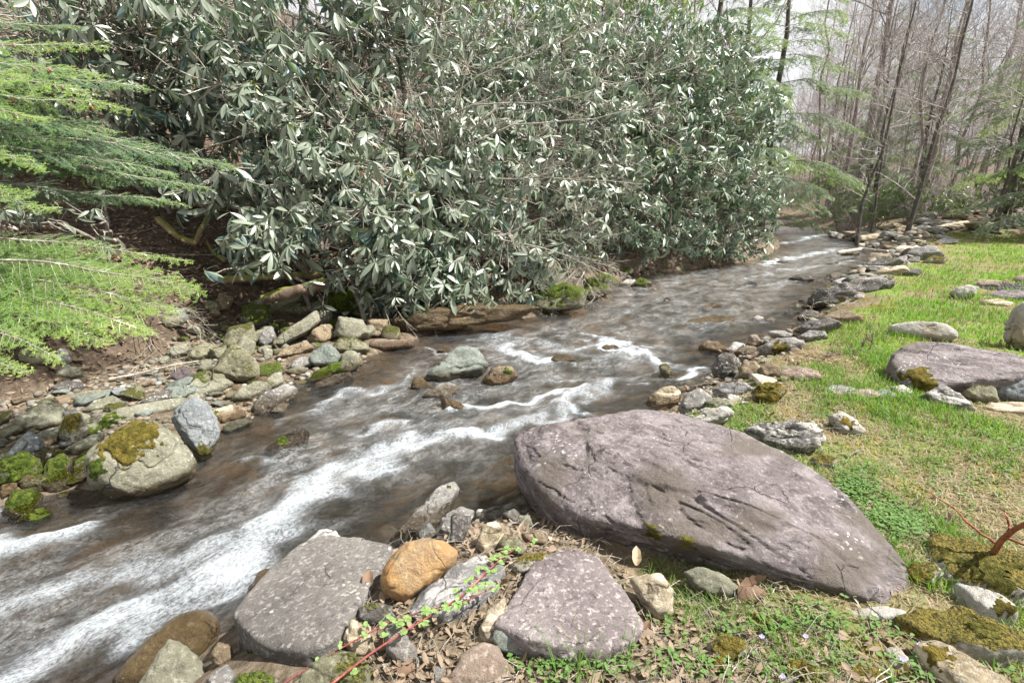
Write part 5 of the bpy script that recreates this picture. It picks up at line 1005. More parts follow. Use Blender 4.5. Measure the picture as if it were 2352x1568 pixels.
# ------------------------------------------------------------------ bare trees
def limb(T, p, d, L, r, depth, r2, up=.12, kids=5, spread=.75, K=6, sides=None, shrink=.55, fine=.0022):
    P = [np.array(p, float)]; d = unit(d)
    for k in range(K - 1):
        d = unit(d + .16 * r2.normal(size=3) + np.array([0, 0, up * .25])); P.append(P[-1] + d * (L / (K - 1)))
    P = np.array(P); R = np.linspace(r, r * .35, K)
    T.add(P, R, sides or (6 if r > .03 else 4 if r > .008 else 3))
    if depth <= 0: return
    for i in range(kids):
        t = r2.uniform(.22, 1.0); k = min(K - 2, int(t * (K - 1))); f = t * (K - 1) - k
        q = P[k] * (1 - f) + P[k + 1] * f; dd = unit(P[k + 1] - P[k])
        nd = unit(dd * r2.uniform(.5, 1) + rand_perp(dd, r2) * spread + np.array([0, 0, up]))
        limb(T, q, nd, L * r2.uniform(.35, .68) * (1.15 - .45 * t), max(fine, r * (1 - .6 * t) * shrink), depth - 1, r2, up, kids, spread, max(4, K - 1), None, shrink, fine)
def bare_tree(seed, h, r0, nlimb=20, first=.25, depth=2, lean=(0, 0), kids=5, Llimb=.3, up=.25, fine=.0022, crook=.006):
    """a leafless tree at the origin: trunk tubes and crown tubes"""
    r2 = np.random.default_rng(seed); Tk, Cr = Tubes(), Tubes()
    K = 14; z = np.linspace(-.3, h, K); t = z / h
    w = np.cumsum(r2.normal(size=(K, 2)), 0) * h * crook
    P = np.stack([lean[0] * z + w[:, 0] - w[0, 0], lean[1] * z + w[:, 1] - w[0, 1], z], 1)
    R = r0 * np.clip(1 - .88 * np.clip(t, 0, 1) ** .9, .05, 1) * (1 + .5 * np.exp(-np.clip(z, 0, None) / (2.5 * r0)))
    Tk.add(P, R, 9)
    for i in range(nlimb):
        tt = first + (1 - first) * (i + r2.random()) / nlimb * .98; kk = min(K - 2, int(tt * (K - 1))); q = P[kk] + (P[kk + 1] - P[kk]) * (tt * (K - 1) - kk)
        a = r2.uniform(0, 6.28); d = np.array([math.cos(a), math.sin(a), r2.uniform(.1, .9)])
        limb(Cr, q, d, h * Llimb * (1.15 - .75 * tt) * r2.uniform(.6, 1.2), max(.006, .38 * r0 * (1.05 - tt) * r2.uniform(.6, 1.1)), depth, r2, up, kids, .75, 6, None, .55, fine)
    return Tk.build(), Cr.build()
def tree_thing(name, label, cat, x, y, data, mats, group=None, rz=0.0, s=1.0):
    th = thing(name, label, cat, (x, y, H(x, y)), group, rz)
    for nm, (V, F), m in zip(('trunk', 'crown'), data, mats):
        o = np_mesh(nm, V, F, m); o.parent = th
    th.scale = (s, s, s)
    return th
def bx(px, Y): return at_y(px, 480, Y)[0]
# the trunks one can tell apart
for px, Y, h, r, lab, mats, kw in [
  (2092, 21.0, 13, .085, 'thin dark lichened tree rising from the stony berm, right of two', (M_BARK_DARK, M_TWIG_FAR), dict(lean=(.03, 0), first=.12, nlimb=26, kids=6)),
  (1984, 21.5, 13, .07, 'thin dark tree at the water end of the stony berm', (M_BARK_DARK, M_TWIG_FAR), dict(lean=(.01, 0), first=.15, nlimb=24, kids=6)),
  (1960, 33, 19, .3, 'thick brown trunk in the woods behind the upstream bend', (M_BARK_FAR, M_TWIG_FAR), dict(first=.4, nlimb=26, kids=6)),
  (1930, 35, 17, .19, 'medium brown trunk just left of the thick one', (M_BARK_FAR, M_TWIG_FAR), dict(first=.4)),
  (2012, 23, 11, .06, 'slim forked sapling behind the thin dark tree', (M_BARK_DARK, M_TWIG_FAR), dict(first=.15)),
  (2300, 19.6, 11, .09, 'dark leaning tree among the saplings at the far right', (M_BARK_DARK, M_TWIG_FAR), dict(lean=(.02, 0), first=.2, nlimb=24, kids=6)),
  (2322, 20.2, 10, .06, 'slender brown sapling right of the dark leaning tree', (M_BARK_DARK, M_TWIG_FAR), dict(first=.25)),
  (2284, 20.6, 9, .05, 'slender sapling left of the dark leaning tree', (M_BARK_DARK, M_TWIG_FAR), dict(first=.25)),
  (2122, 29, 15, .2, 'brown trunk behind the berm, right of the lichened tree', (M_BARK_FAR, M_TWIG_FAR), dict(first=.4)),
  (2240, 38, 18, .22, 'tall far trunk between lichened tree and the right-hand saplings', (M_BARK_FAR, M_TWIG_FAR), dict(first=.35)),
  (945, 9.3, 11, .115, 'grey tree trunk standing in the middle of the rhododendrons', (M_BARK, M_TWIG), dict(first=.45, nlimb=12, crook=.006)),
  (1290, 19, 14, .24, 'dark tree trunk above the rhododendrons near the top', (M_BARK_DARK, M_TWIG_FAR), dict(first=.5, crook=.004)),
  (1690, 24, 14, .16, 'dark trunk among the hemlocks on the far bank', (M_BARK_DARK, M_TWIG_FAR), dict(first=.4)),
  (195, 9.0, 9, .12, 'dark trunk on the leafy bank at the left', (M_BARK_DARK, M_TWIG_BROWN), dict(first=.3, nlimb=14, lean=(.02, 0))),
  (300, 9.6, 7, .055, 'thin dark stem right of the dark trunk on the leafy bank', (M_BARK_DARK, M_TWIG_BROWN), dict(first=.25, nlimb=14, lean=(-.1, 0))),
  (355, 10.2, 8, .07, 'crooked dark stem furthest right on the leafy bank', (M_BARK_DARK, M_TWIG_BROWN), dict(first=.25, nlimb=14, lean=(.16, 0), crook=.04)),
  (240, 7.7, 5, .02, 'pencil-thin sapling in front of the dark trunk', (M_BARK, M_TWIG), dict(first=.3, nlimb=8, kids=3)),
  (700, 10.5, 9, .09, 'leaning dark stem inside the tall silvery rhododendron', (M_BARK_DARK, M_TWIG_BROWN), dict(first=.35, lean=(.22, 0), crook=.03)),
  (1010, 10.3, 8, .05, 'slender stem just right of the grey tree trunk', (M_BARK, M_TWIG), dict(first=.3, lean=(.12, 0), crook=.03))]:
    x = bx(px, Y); d = bare_tree(int(px + Y * 7), h, r, **{**dict(nlimb=20, depth=2), **kw})
    tree_thing('bare_tree', lab, 'tree', x, Y, d, mats)
# the wood behind: eight trees, repeated
wood = []
for k in range(8):
    d = bare_tree(300 + k, 13 + 2.2 * (k % 4), .05 + .02 * (k % 4), nlimb=34, first=.14 + .05 * (k % 3), depth=2, kids=4, lean=((k % 3 - 1) * .02, 0), up=.35, crook=.007, fine=.0075)
    wood.append(tree_thing('bare_tree', 'slender bare tree in the crowded wood beyond the creek bend', 'tree', 0, 0, d, (M_BARK_FAR, M_TWIG_FAR), 'bare trees of the wood beyond the bend'))
def lawn_zone(x, y): return y - .25 * x < 18.5 and not zones(np.array([[x, y]]))[1][0]
def plant_copy(src, x, y, s, rz, label=None, group=None, first=set()):
    o = src if src.name not in first else copy_tree(src)
    first.add(src.name)
    o.location = (x, y, H(x, y) - .1); o.scale = (s, s, s * random.uniform(.9, 1.15)); o.rotation_euler = (0, 0, rz)
    if label: o['label'] = label
    if group: o['group'] = group
    return o
rw = np.random.default_rng(77); cnt = 0; used_xy = []
while cnt < 165:
    px = rw.uniform(1760, 2420) if cnt < 125 else rw.uniform(500, 1800); Y = 27 + 60 * rw.random() ** 1.2 if cnt < 125 else rw.uniform(24, 52)
    x = bx(px, Y); dz, lf, ins = zones(np.array([[x, Y]]))
    if ins[0] or abs(dz[0]) < .8 or any(np.hypot(x - a, Y - b_) < 1.0 for a, b_ in used_xy): continue
    used_xy.append((x, Y)); cnt += 1
    o = plant_copy(wood[cnt % 8], x, Y, rw.uniform(.7, 1.15), rw.uniform(0, 6.28))
    if lf[0] and px < 1760:
        o['label'] = 'bare tree on the brown hillside above the rhododendrons'; o['group'] = 'bare trees on the hillside'
for w_ in wood: pass

# bare grey shrub whose long branches reach out to the right in front of the rhododendrons
def shrub_from(name, label, root_px, limbs, seed, mat, twig, kids, r0, cat='shrub', tw_len=.5, up=.05, depth=2):
    r2 = np.random.default_rng(seed); T, W = Tubes(), Tubes()
    g = at_y(*root_px); g = np.array([g[0], g[1], H(g[0], g[1])])
    th = thing(name, label, cat, tuple(g))
    for li, pts in enumerate(limbs):
        P = np.array([g - np.array([0, 0, .05]) if q is None else at_y(*q) for q in pts])
        s = np.concatenate([[0], np.cumsum(np.linalg.norm(np.diff(P, axis=0), axis=1))]); K = 14
        tt = np.linspace(0, s[-1], K); Q = np.stack([np.interp(tt, s, P[:, i]) for i in range(3)], 1)
        Q[1:-1] = .25 * Q[:-2] + .5 * Q[1:-1] + .25 * Q[2:]; Q[1:-1] += r2.normal(0, .012 * s[-1] / 3, (K - 2, 3))
        R = np.linspace(r0, r0 * .18, K) * (1 if pts[0] is None else .6); T.add(Q, R, 6)
        for i in range(kids):
            k = r2.integers(3, K - 1); d = unit(Q[k] - Q[k - 1])
            nd = unit(d * .9 + rand_perp(d, r2) * r2.uniform(.4, .9) + np.array([0, -.05, up]))
            limb(W, Q[k], nd, tw_len * r2.uniform(.4, 1.3) * s[-1] / 3, max(.004, R[k] * .5), depth, r2, up, 4, .65, 6)
    if mat is twig:
        for key, v in W.b.items(): T.b.setdefault(key, []).extend(v)
        part('branches', *T.build(), mat, th)
    else:
        part('limbs', *T.build(), mat, th); part('twigs', *W.build(), twig, th)
    return th
shrub_from('bare_shrub', 'leafless grey shrub stretching long level branches across the rhododendrons', (985, 480, 9.0), [
  [None, (1000, 420, 8.7), (1030, 320, 8.5), (1075, 130, 8.4), (1150, -40, 8.3)], [None, (1005, 400, 8.6), (1012, 245, 8.2), (1230, 238, 8.0), (1450, 190, 8.0), (1640, 120, 8.0)],
  [None, (1020, 380, 8.6), (1150, 285, 8.3), (1330, 280, 8.2), (1560, 235, 8.3)], [None, (1050, 420, 8.5), (1250, 405, 8.3), (1500, 425, 8.4)], [(1010, 245, 8.2), (1120, 160, 8.0), (1300, 90, 8.0), (1480, 20, 8.0)],
  [(1080, 300, 8.3), (1200, 200, 8.1), (1330, 150, 8.0), (1500, 100, 8.0)], [None, (1040, 470, 8.4), (1090, 540, 8.0), (1250, 565, 8.0), (1430, 640, 8.1)], [None, (990, 330, 8.8), (935, 230, 8.4), (820, 150, 8.2), (700, 60, 8.2)]], 41, M_TWIG, M_TWIG, 16, .022)
shrub_from('bare_shrub', 'dead grey brush hanging from the mossy bank into the pool', (1330, 600, 11.0), [
  [None, (1330, 610, 10.3), (1285, 660, 9.4), (1265, 740, 8.6), (1258, 805, 7.6)], [None, (1345, 620, 10), (1310, 680, 9.2), (1290, 760, 8.4)], [None, (1340, 640, 10), (1370, 680, 9.6), (1350, 700, 9.2)], [None, (1300, 620, 10), (1240, 690, 9), (1215, 740, 8.3)], [None, (1360, 600, 10.2), (1420, 620, 10.2), (1450, 640, 10)]], 43, M_TWIG, M_TWIG, 22, .014, tw_len=.55, up=-.08)
shrub_from('bare_shrub', 'thin leafless brush in the shadow under the rhododendron leaves', (1150, 560, 10.2), [
  [None, (1150, 540, 9.2), (1180, 450, 8.8), (1300, 360, 8.6)], [None, (1180, 560, 9.2), (1250, 500, 8.8), (1330, 470, 8.8)], [None, (1120, 560, 9.2), (1190, 600, 8.6), (1280, 660, 8.6)], [None, (1200, 540, 9.4), (1300, 540, 9), (1400, 560, 9)]], 45, M_TWIG, M_TWIG, 18, .012, tw_len=.6)
shrub_from('bare_shrub', 'bare twigs dangling over the water below the lowest rhododendron leaves', (880, 660, 7.4), [
  [None, (900, 690, 7.1), (930, 740, 6.9), (960, 775, 6.8)], [None, (880, 700, 7.1), (900, 760, 6.8), (915, 800, 6.6)], [None, (940, 700, 7.1), (985, 740, 7), (1010, 752, 7)], [None, (860, 690, 7.0), (850, 730, 6.8)]], 46, M_TWIG, M_TWIG, 7, .008, tw_len=.5, up=-.1, depth=1)
shrub_from('bare_shrub', 'pale fine twigs arching out from under the hemlock bough over the stones', (300, 740, 6.2), [
  [None, (380, 720, 5.6), (450, 740, 5.4), (530, 790, 5.3)], [None, (400, 745, 5.5), (470, 760, 5.3), (500, 800, 5.2)], [None, (360, 780, 5.4), (430, 800, 5.2), (480, 830, 5.1)], [None, (420, 700, 5.6), (480, 750, 5.5), (500, 770, 5.4)], [None, (370, 820, 5.0), (440, 850, 4.9), (470, 845, 4.9)]], 47, M_TWIG, M_TWIG, 8, .006, tw_len=.45, up=-.02, depth=1)
shrub_from('bare_shrub', 'dead briar tangle of brown stems on the lawn side before the long white boulder', (1960, 850, 4.9), [
  [None, (1985, 790, 4.9), (1995, 750, 4.9)], [None, (2000, 800, 4.8), (2005, 765, 4.8)], [None, (1920, 810, 4.7), (1860, 830, 4.5)], [None, (2000, 840, 4.6), (2060, 855, 4.4)], [None, (1900, 850, 4.6), (1830, 880, 4.3)], [None, (1970, 820, 4.7), (1950, 790, 4.7)]], 48, M_BARK_DARK, M_TWIG_BROWN, 16, .006, tw_len=.45, up=.02)
shrub_from('bare_shrub', 'pale dead vines looping over the stones at the toe of the black rock', (1880, 740, 7.1), [
  [None, (1860, 700, 6.9), (1900, 690, 6.9), (1960, 700, 6.9)], [None, (1840, 720, 6.8), (1870, 760, 6.6)], [None, (1920, 700, 6.9), (1990, 690, 7)]], 49, M_TWIG, M_TWIG, 9, .006, tw_len=.4, up=-.05, depth=1)
shrub_from('bare_shrub', 'thin bare sapling stems in front of the moss-covered rock', (1700, 900, 4.6), [
  [None, (1695, 840, 4.5), (1675, 790, 4.5)], [None, (1730, 850, 4.5), (1760, 810, 4.5)], [None, (1620, 880, 4.5), (1560, 890, 4.4)]], 50, M_TWIG_BROWN, M_TWIG_BROWN, 6, .005, tw_len=.35, depth=1)

# brush in the wood: two twiggy shrubs, repeated
brush = []
for k in range(2):
    r3 = np.random.default_rng(600 + k); T = Tubes()
    for i in range(16):
        a_ = r3.uniform(0, 6.28); limb(T, [r3.normal(0, .1), r3.normal(0, .1), 0], [math.cos(a_) * .6, math.sin(a_) * .6, 1], r3.uniform(.9, 2.0), .012, 2, r3, .1, 5, .8, 6)
    th = thing('brush_shrub', 'leafless brushy shrub under the trees of the wood', 'shrub', (0, 0, 0), 'leafless shrubs under the trees'); o = np_mesh('branches', *T.build(), M_TWIG_FAR); o.parent = th; brush.append(th)
cnt = 0
while cnt < 64:
    px, Y = (rw.uniform(1800, 2400), rw.uniform(21, 46)) if cnt < 44 else (rw.uniform(0, 1500), rw.uniform(13, 28)); x = bx(px, Y); dz, lf, ins = zones(np.array([[x, Y]]))
    if ins[0] or abs(dz[0]) < .6 or lawn_zone(x, Y): continue
    o = plant_copy(brush[cnt % 2], x, Y, rw.uniform(.7, 1.5), rw.uniform(0, 6.28)); cnt += 1
    if cnt > 44: o['label'] = 'leafless brushy shrub on the slope behind the rhododendrons'; o['group'] = 'leafless shrubs on the slope'
# ------------------------------------------------------------------ hemlocks
def needles(P0, P1, step, length, width, r2, up=np.array([0, 0, 1.0]), flat=.3):
    """flat rows of needles along straight twigs P0->P1 (M,3)"""
    d = P1 - P0; L = np.linalg.norm(d, axis=1); n = np.maximum(2, (L / step).astype(int)); i = np.repeat(np.arange(len(P0)), n)
    t = (np.arange(len(i)) - np.repeat(np.cumsum(n) - n, n) + r2.random(len(i))) / n[i]
    u = unit(d)[i]; base = P0[i] + d[i] * t[:, None]; side = unit(np.cross(u, up)); nn = np.cross(side, u)
    sg = np.where(r2.random(len(i)) < .5, 1, -1)[:, None]
    nd = unit(side * sg + u * .45 + nn * (r2.normal(0, flat, (len(i), 1))))
    ln = (length * r2.uniform(.6, 1.1, len(i)) * np.clip(1.25 - .5 * t, .4, 1))[:, None]
    w = np.cross(nd, nn); w = unit(w) * width * .5
    V = np.stack([base - w, base + w, base + nd * ln + w * .5, base + nd * ln - w * .5], 1)
    F = np.arange(len(i) * 4).reshape(-1, 4)
    return V.reshape(-1, 3), F, np.repeat(i, 4), np.repeat(t, 4)
def bough_mesh(P, width, r2, step=.028, sub=.022, nstep=.0042, nlen=.021, nw=.0042, start=.25, droop=.25, secondary=True, up=np.array([0, 0, 1.0])):
    """a hemlock bough along the polyline P: wood tubes plus needle quads"""
    T = Tubes(); K = 16; s = np.concatenate([[0], np.cumsum(np.linalg.norm(np.diff(P, axis=0), axis=1))]); tt = np.linspace(0, s[-1], K)
    Q = np.stack([np.interp(tt, s, P[:, i]) for i in range(3)], 1); Q[1:-1] = .25 * Q[:-2] + .5 * Q[1:-1] + .25 * Q[2:]
    L = s[-1]; T.add(Q, np.linspace(.006 + .004 * L, .0015, K), 5)
    A, B = [], []
    n = int(L * (1 - start) / step)
    for j in range(n):
        f = start + (1 - start) * (j + r2.random()) / n; kf = f * (K - 1); k = min(K - 2, int(kf)); q = Q[k] + (Q[k + 1] - Q[k]) * (kf - k); u = unit(Q[k + 1] - Q[k])
        side = unit(np.cross(u, up)) * (1 if j % 2 else -1)
        ln = width * (1 - ((f - start) / (1 - start)) ** 1.5 * .85) * r2.uniform(.55, 1.15) * min(1, .35 + 3 * (f - start))
        d = unit(side + u * r2.uniform(.55, 1.0) + np.array([0, 0, r2.normal(-.05, .16)]))
        Kb = 5; S = [q]
        for m in range(Kb - 1):
            d = unit(d + u * .07 + np.array([0, 0, -droop * .3]) + .05 * r2.normal(size=3)); S.append(S[-1] + d * ln / (Kb - 1))
        S = np.array(S); T.add(S, np.linspace(.0032, .001, Kb), 3)
        A += list(S[:-1]); B += list(S[1:])
        if secondary:
            ns = max(2, int(ln / sub))
            for m in range(ns):
                g = (m + r2.random()) / ns * (Kb - 1); kk = min(Kb - 2, int(g)); qq = S[kk] + (S[kk + 1] - S[kk]) * (g - kk); du = unit(S[kk + 1] - S[kk])
                sd = unit(np.cross(du, up)) * (1 if m % 2 else -1)
                e = unit(sd * .8 + du + np.array([0, 0, r2.normal(-.1, .15)])); l2 = r2.uniform(.035, .10) * (1.1 - .6 * g / (Kb - 1)) * width / .35
                A.append(qq); B.append(qq + e * l2)
    A.append(Q[-3]); B.append(Q[-1])
    A, B = np.array(A), np.array(B)
    V, F, idx, t = needles(A, B, nstep, nlen, nw, r2, up)
    tip = np.clip((np.linalg.norm(V - Q[0], axis=1) / L), 0, 1)
    var = np.clip(.22 * r2.random(len(A))[idx] + .35 * t * r2.random(len(A))[idx] + .45 * tip ** 2 + .1, 0, 1)
    return T.build(), (V, F), var, Q
hx, hy = -5.0, 3.6
hem = thing('hemlock_tree', 'hemlock at the left edge, its green boughs reaching out over the stone bar', 'tree', (hx, hy, H(hx, hy)))
r2 = np.random.default_rng(9)
Tk = Tubes(); zz = np.linspace(-.3, 9, 12); Tk.add(np.stack([hx + .03 * zz, hy + 0 * zz, hem.location.z + zz], 1), np.linspace(.16, .03, 12), 12)
part('trunk', *Tk.build(), M_BARK, hem)
boughs = [  # tip pixel, tip distance, start pixel offscreen, width, arch
 ((432, 600, 3.7), (-560, 560, 3.6), .22, .10), ((455, 672, 3.5), (-620, 610, 3.6), .36, .14), ((395, 715, 3.4), (-600, 650, 3.5), .38, .16), ((335, 760, 3.25), (-560, 690, 3.4), .38, .18), ((250, 785, 3.15), (-540, 700, 3.3), .32, .18),
 ((300, 640, 3.9), (-500, 540, 3.8), .34, .12), ((230, 735, 3.3), (-560, 620, 3.4), .34, .15), ((135, 825, 2.9), (-640, 770, 3.1), .22, .10), ((60, 855, 2.8), (-680, 800, 3.0), .2, .08), ((170, 655, 3.5), (-560, 560, 3.6), .3, .12),
 ((540, 385, 5.2), (-250, 300, 4.6), .34, .06), ((470, 430, 4.9), (-300, 350, 4.5), .34, .08), ((350, 335, 5.0), (-300, 250, 4.6), .34, .06), ((400, 400, 4.6), (-350, 330, 4.4), .32, .08), ((250, 420, 4.6), (-350, 350, 4.4), .3, .08),
 ((245, 108, 3.9), (-520, 140, 3.7), .26, .02), ((205, 215, 3.8), (-540, 190, 3.7), .3, .08), ((110, 275, 3.6), (-560, 220, 3.6), .26, .08), ((240, 175, 4.3), (-450, 160, 4.0), .28, .05), ((290, 250, 4.6), (-400, 210, 4.2), .28, .05),
 ((95, 385, 3.4), (-620, 340, 3.4), .24, .08), ((70, 445, 3.3), (-640, 400, 3.4), .22, .08), ((130, 480, 3.7), (-560, 430, 3.6), .24, .08), ((60, 180, 3.2), (-640, 150, 3.3), .24, .05),
 ((180, 60, 4.6), (-450, 90, 4.2), .3, .05), ((330, 200, 5.0), (-350, 200, 4.6), .34, .05), ((260, 300, 4.4), (-400, 260, 4.2), .34, .06), ((150, 330, 3.9), (-500, 290, 3.8), .32, .06), ((420, 470, 5.4), (-250, 420, 4.8), .34, .06)]
for i, (tip, st, wd_, arch) in enumerate(boughs):
    a, b_ = at_y(*st), at_y(*tip); tt = np.linspace(0, 1, 10)[:, None]; ax_ = np.array([hx + .03 * (a[2] - 0), hy, a[2]])
    P = ax_ + (b_ - ax_) * tt + np.array([0, 0, 1.0]) * (arch * 4 * tt * (1 - tt) + .03 * r2.normal(size=(10, 1))); P[-1] = b_
    (Vb, Fb), (Vn, Fn), var, Q = bough_mesh(P, wd_ * 1.1, r2, start=.28, droop=.14, up=unit(np.array([.1 * r2.normal(), -r2.uniform(.35, .8), 1.0])))
    bo = part('bough', Vb, Fb, M_TWIG, hem)
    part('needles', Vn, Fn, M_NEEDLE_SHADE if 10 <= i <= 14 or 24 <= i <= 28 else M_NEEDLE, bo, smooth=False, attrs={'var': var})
    if 15 <= i <= 19:
        Vc, Fc = ICO[3]
        for k in range(7):
            f = r2.integers(7, 15); c = Q[f] + np.array([r2.normal(0, .06), r2.normal(0, .06), -.03]); W = Vc * np.array([.0095, .0095, .015]) * (1 + .25 * np.sin(Vc[:, 2:3] * 14) * np.cos(np.arctan2(Vc[:, 1:2], Vc[:, 0:1]) * 5))
            part('cone', W + c, Fc, M_RED_STEM if k % 2 else M_TWIG_BROWN, bo)
# hemlocks further off: two shapes, each a thing of its own
def hemlock_far(name, label, x, y, h, rad, nb, seed, zlow=.08, group=None):
    r2 = np.random.default_rng(seed); z0 = H(x, y); th = thing(name, label, 'tree', (x, y, z0), group)
    Tk = Tubes(); zz = np.linspace(-.3, h, 12); Tk.add(np.stack([x + 0 * zz + .1 * np.sin(zz), y + 0 * zz, z0 + zz], 1), np.linspace(.012 * h + .02, .01, 12), 8); part('trunk', *Tk.build(), M_BARK_DARK, th)
    VB, FB, VN, FN, VA = [], [], [], [], []; nbv = nnv = 0
    for k in range(nb):
        f = zlow + (1 - zlow) * (k + r2.random()) / nb; a = r2.uniform(0, 6.28); L = rad * (1.05 - f) ** .75 * r2.uniform(.6, 1.15)
        d = np.array([math.cos(a), math.sin(a), 0]); p0 = np.array([x + .1 * math.sin(h * f), y, z0 + h * f]); tt = np.linspace(0, 1, 8)[:, None]
        P = p0 + d * L * tt + np.array([0, 0, 1.0]) * L * (.22 * tt - .42 * tt ** 2) + .04 * L * r2.normal(size=(8, 3)) * tt
        (Vb, Fb), (Vn, Fn), var, _ = bough_mesh(P, .42 * L + .15, r2, step=.085, nstep=.02, nlen=.075, nw=.022, start=.10, droop=.55, secondary=True, sub=.16)
        VB.append(Vb); FB.append(Fb + nbv); nbv += len(Vb); VN.append(Vn); FN.append(Fn + nnv); nnv += len(Vn); VA.append(np.clip(var + r2.normal(0, .12), 0, 1))
    part('branches', np.concatenate(VB), np.concatenate(FB), M_TWIG_FAR, th); part('needles', np.concatenate(VN), np.concatenate(FN), M_NEEDLE_FAR, th, smooth=False, attrs={'var': np.concatenate(VA)})
    return th
HF = hemlock_far
HF('hemlock_tree', 'tall pale hemlock overhanging the creek just beyond the rhododendrons', 11.6, 24.5, 15, 4.2, 70, 1)
HF('hemlock_tree', 'pale feathery hemlock in the wood right of the thick trunk', 23.5, 31, 11, 3.4, 50, 8)
HF('hemlock_tree', 'broad hemlock at the far end of the creek', 27.5, 46, 14, 4.6, 50, 9)
HF('hemlock_tree', 'hemlock leaning in over the lawn at the far right edge', 23.2, 21.0, 9, 3.2, 50, 10)
HF('hemlock_tree', 'dark hemlock behind the top of the bend rhododendrons', 7.6, 21.5, 14, 3.8, 60, 2)
HF('hemlock_tree', 'hemlock in the wood at the right of the creek bend', 24.6, 37, 13, 4.0, 50, 3)
HF('hemlock_tree', 'young hemlock at the right edge of the berm', 19.0, 18.2, 9, 3.0, 60, 4)
HF('hemlock_tree', 'feathery hemlock behind the slender saplings at the right', 21.4, 23.0, 10, 3.4, 60, 5)
HF('hemlock_tree', 'low hemlock dipping its branches to the far water', 14.6, 29.5, 6, 2.8, 40, 6, zlow=.05)
HF('hemlock_tree', 'small hemlock between the thin dark tree and the lichened tree', 19.6, 29, 7, 2.4, 36, 7)

# ------------------------------------------------------------------ logs, stems and canes
def log(name, label, pts, r, mat, seed=1, cat='log', K=20, sides=14, r_end=None, rough=.12):
    r2 = np.random.default_rng(seed); P = np.array(pts); s = np.concatenate([[0], np.cumsum(np.linalg.norm(np.diff(P, axis=0), axis=1))]); tt = np.linspace(0, s[-1], K * 3)
    Q = np.stack([np.interp(tt, s, P[:, i]) for i in range(3)], 1); R = np.linspace(r, r_end or r * .7, len(Q)); R[0] *= .3; R[-1] *= .3
    T = Tubes(); T.add(Q, R, sides); V, F = T.build()
    c = np.repeat(Q, sides, 0); d = V - c; V = c + d * (1 + rough * fbm(V * np.array([4, 4, 9]) + seed, 3, seed) * 1.6)[:, None]
    o = np_mesh(name, V, F, mat, loc=P.mean(0)); return tag(o, label, cat)
log('fallen_log', 'fallen mossy log lying level along the left bank', [at_y(355, 656, 7.1), at_y(500, 645, 7.2), at_y(620, 636, 7.25), at_y(745, 629, 7.3)], .062, M_LOG, 2)
log('broken_log', 'rotten broken log propped slantwise on the bank stones', [at_y(600, 690, 6.5), at_y(680, 668, 6.6), at_y(750, 650, 6.75)], .07, M_DRIFT, 3, r_end=.08, rough=.3)
log('stick', 'bare stick leaning over the cobbles by the brown side pool', [hit(250, 880) + [0, 0, .04], hit(330, 868) + [0, 0, .06], hit(400, 855) + [0, 0, .08], hit(460, 838) + [0, 0, .05]], .014, M_TWIG, 4, 'stick', sides=8)
log('stick', 'grey driftwood stick lying at the water near the great round boulder', [hit(255, 1150, 0) + [0, 0, .03], hit(330, 1120, 0) + [0, 0, .05]], .012, M_TWIG_BROWN, 5, 'stick', sides=8)
log('root', 'curved pale root running down the leafy bank', [at_y(360, 500, 7.8), at_y(410, 545, 7.6), at_y(450, 560, 7.5), at_y(465, 520, 7.6), at_y(500, 470, 7.8)], .045, M_LOG, 6, 'root')
log('root', 'twisted root under the hollow of the cut bank', [at_y(520, 600, 7.6), at_y(490, 580, 7.7), at_y(470, 545, 7.7)], .03, M_LOG, 7, 'root')
log('fallen_branch', 'grey fallen branch lying on the upstream gravel bar', [at_z(1925, 580, .35), at_z(1980, 572, .3), at_z(2040, 578, .4)], .06, M_TWIG, 8, 'branch')
for i, (pts, lab) in enumerate([
  ([(2262, 1312, .42), (2275, 1280, .50), (2300, 1240, .60), (2330, 1215, .68), (2390, 1185, .78)], 'leafless red-brown stem rising from the mossy rocks at the right edge'),
  ([(2330, 1355, .42), (2345, 1340, .48), (2380, 1320, .55)], 'short red-brown stem cut by the right edge')]):
    g = at_z(*pts[0]); th = thing('shrub_stem', lab, 'stem', tuple(g)); T = Tubes()
    P = np.array([at_z(*q) for q in pts]); s = np.linspace(0, 1, len(P)); Q = np.stack([np.interp(np.linspace(0, 1, 16), s, P[:, k]) for k in range(3)], 1); T.add(Q, np.linspace(.0135, .008, 16), 10)
    part('main_stem', *T.build(), M_RED_STEM, th)
    if i == 0:
        for k, br in enumerate([[(2290, 1250, .57), (2240, 1215, .60), (2190, 1165, .63), (2135, 1128, .66)], [(2318, 1222, .65), (2316, 1195, .70), (2308, 1178, .73)], [(2305, 1235, .62), (2350, 1250, .66), (2390, 1258, .7)]]):
            P = np.array([at_z(*q) for q in br]); Q = np.stack([np.interp(np.linspace(0, 1, 10), np.linspace(0, 1, len(P)), P[:, j]) for j in range(3)], 1); Q[1:-1] += rng.normal(0, .003, (8, 3))
            T = Tubes(); T.add(Q, np.linspace(.006, .0022, 10), 7); part('side_stem', *T.build(), M_RED_STEM, th)
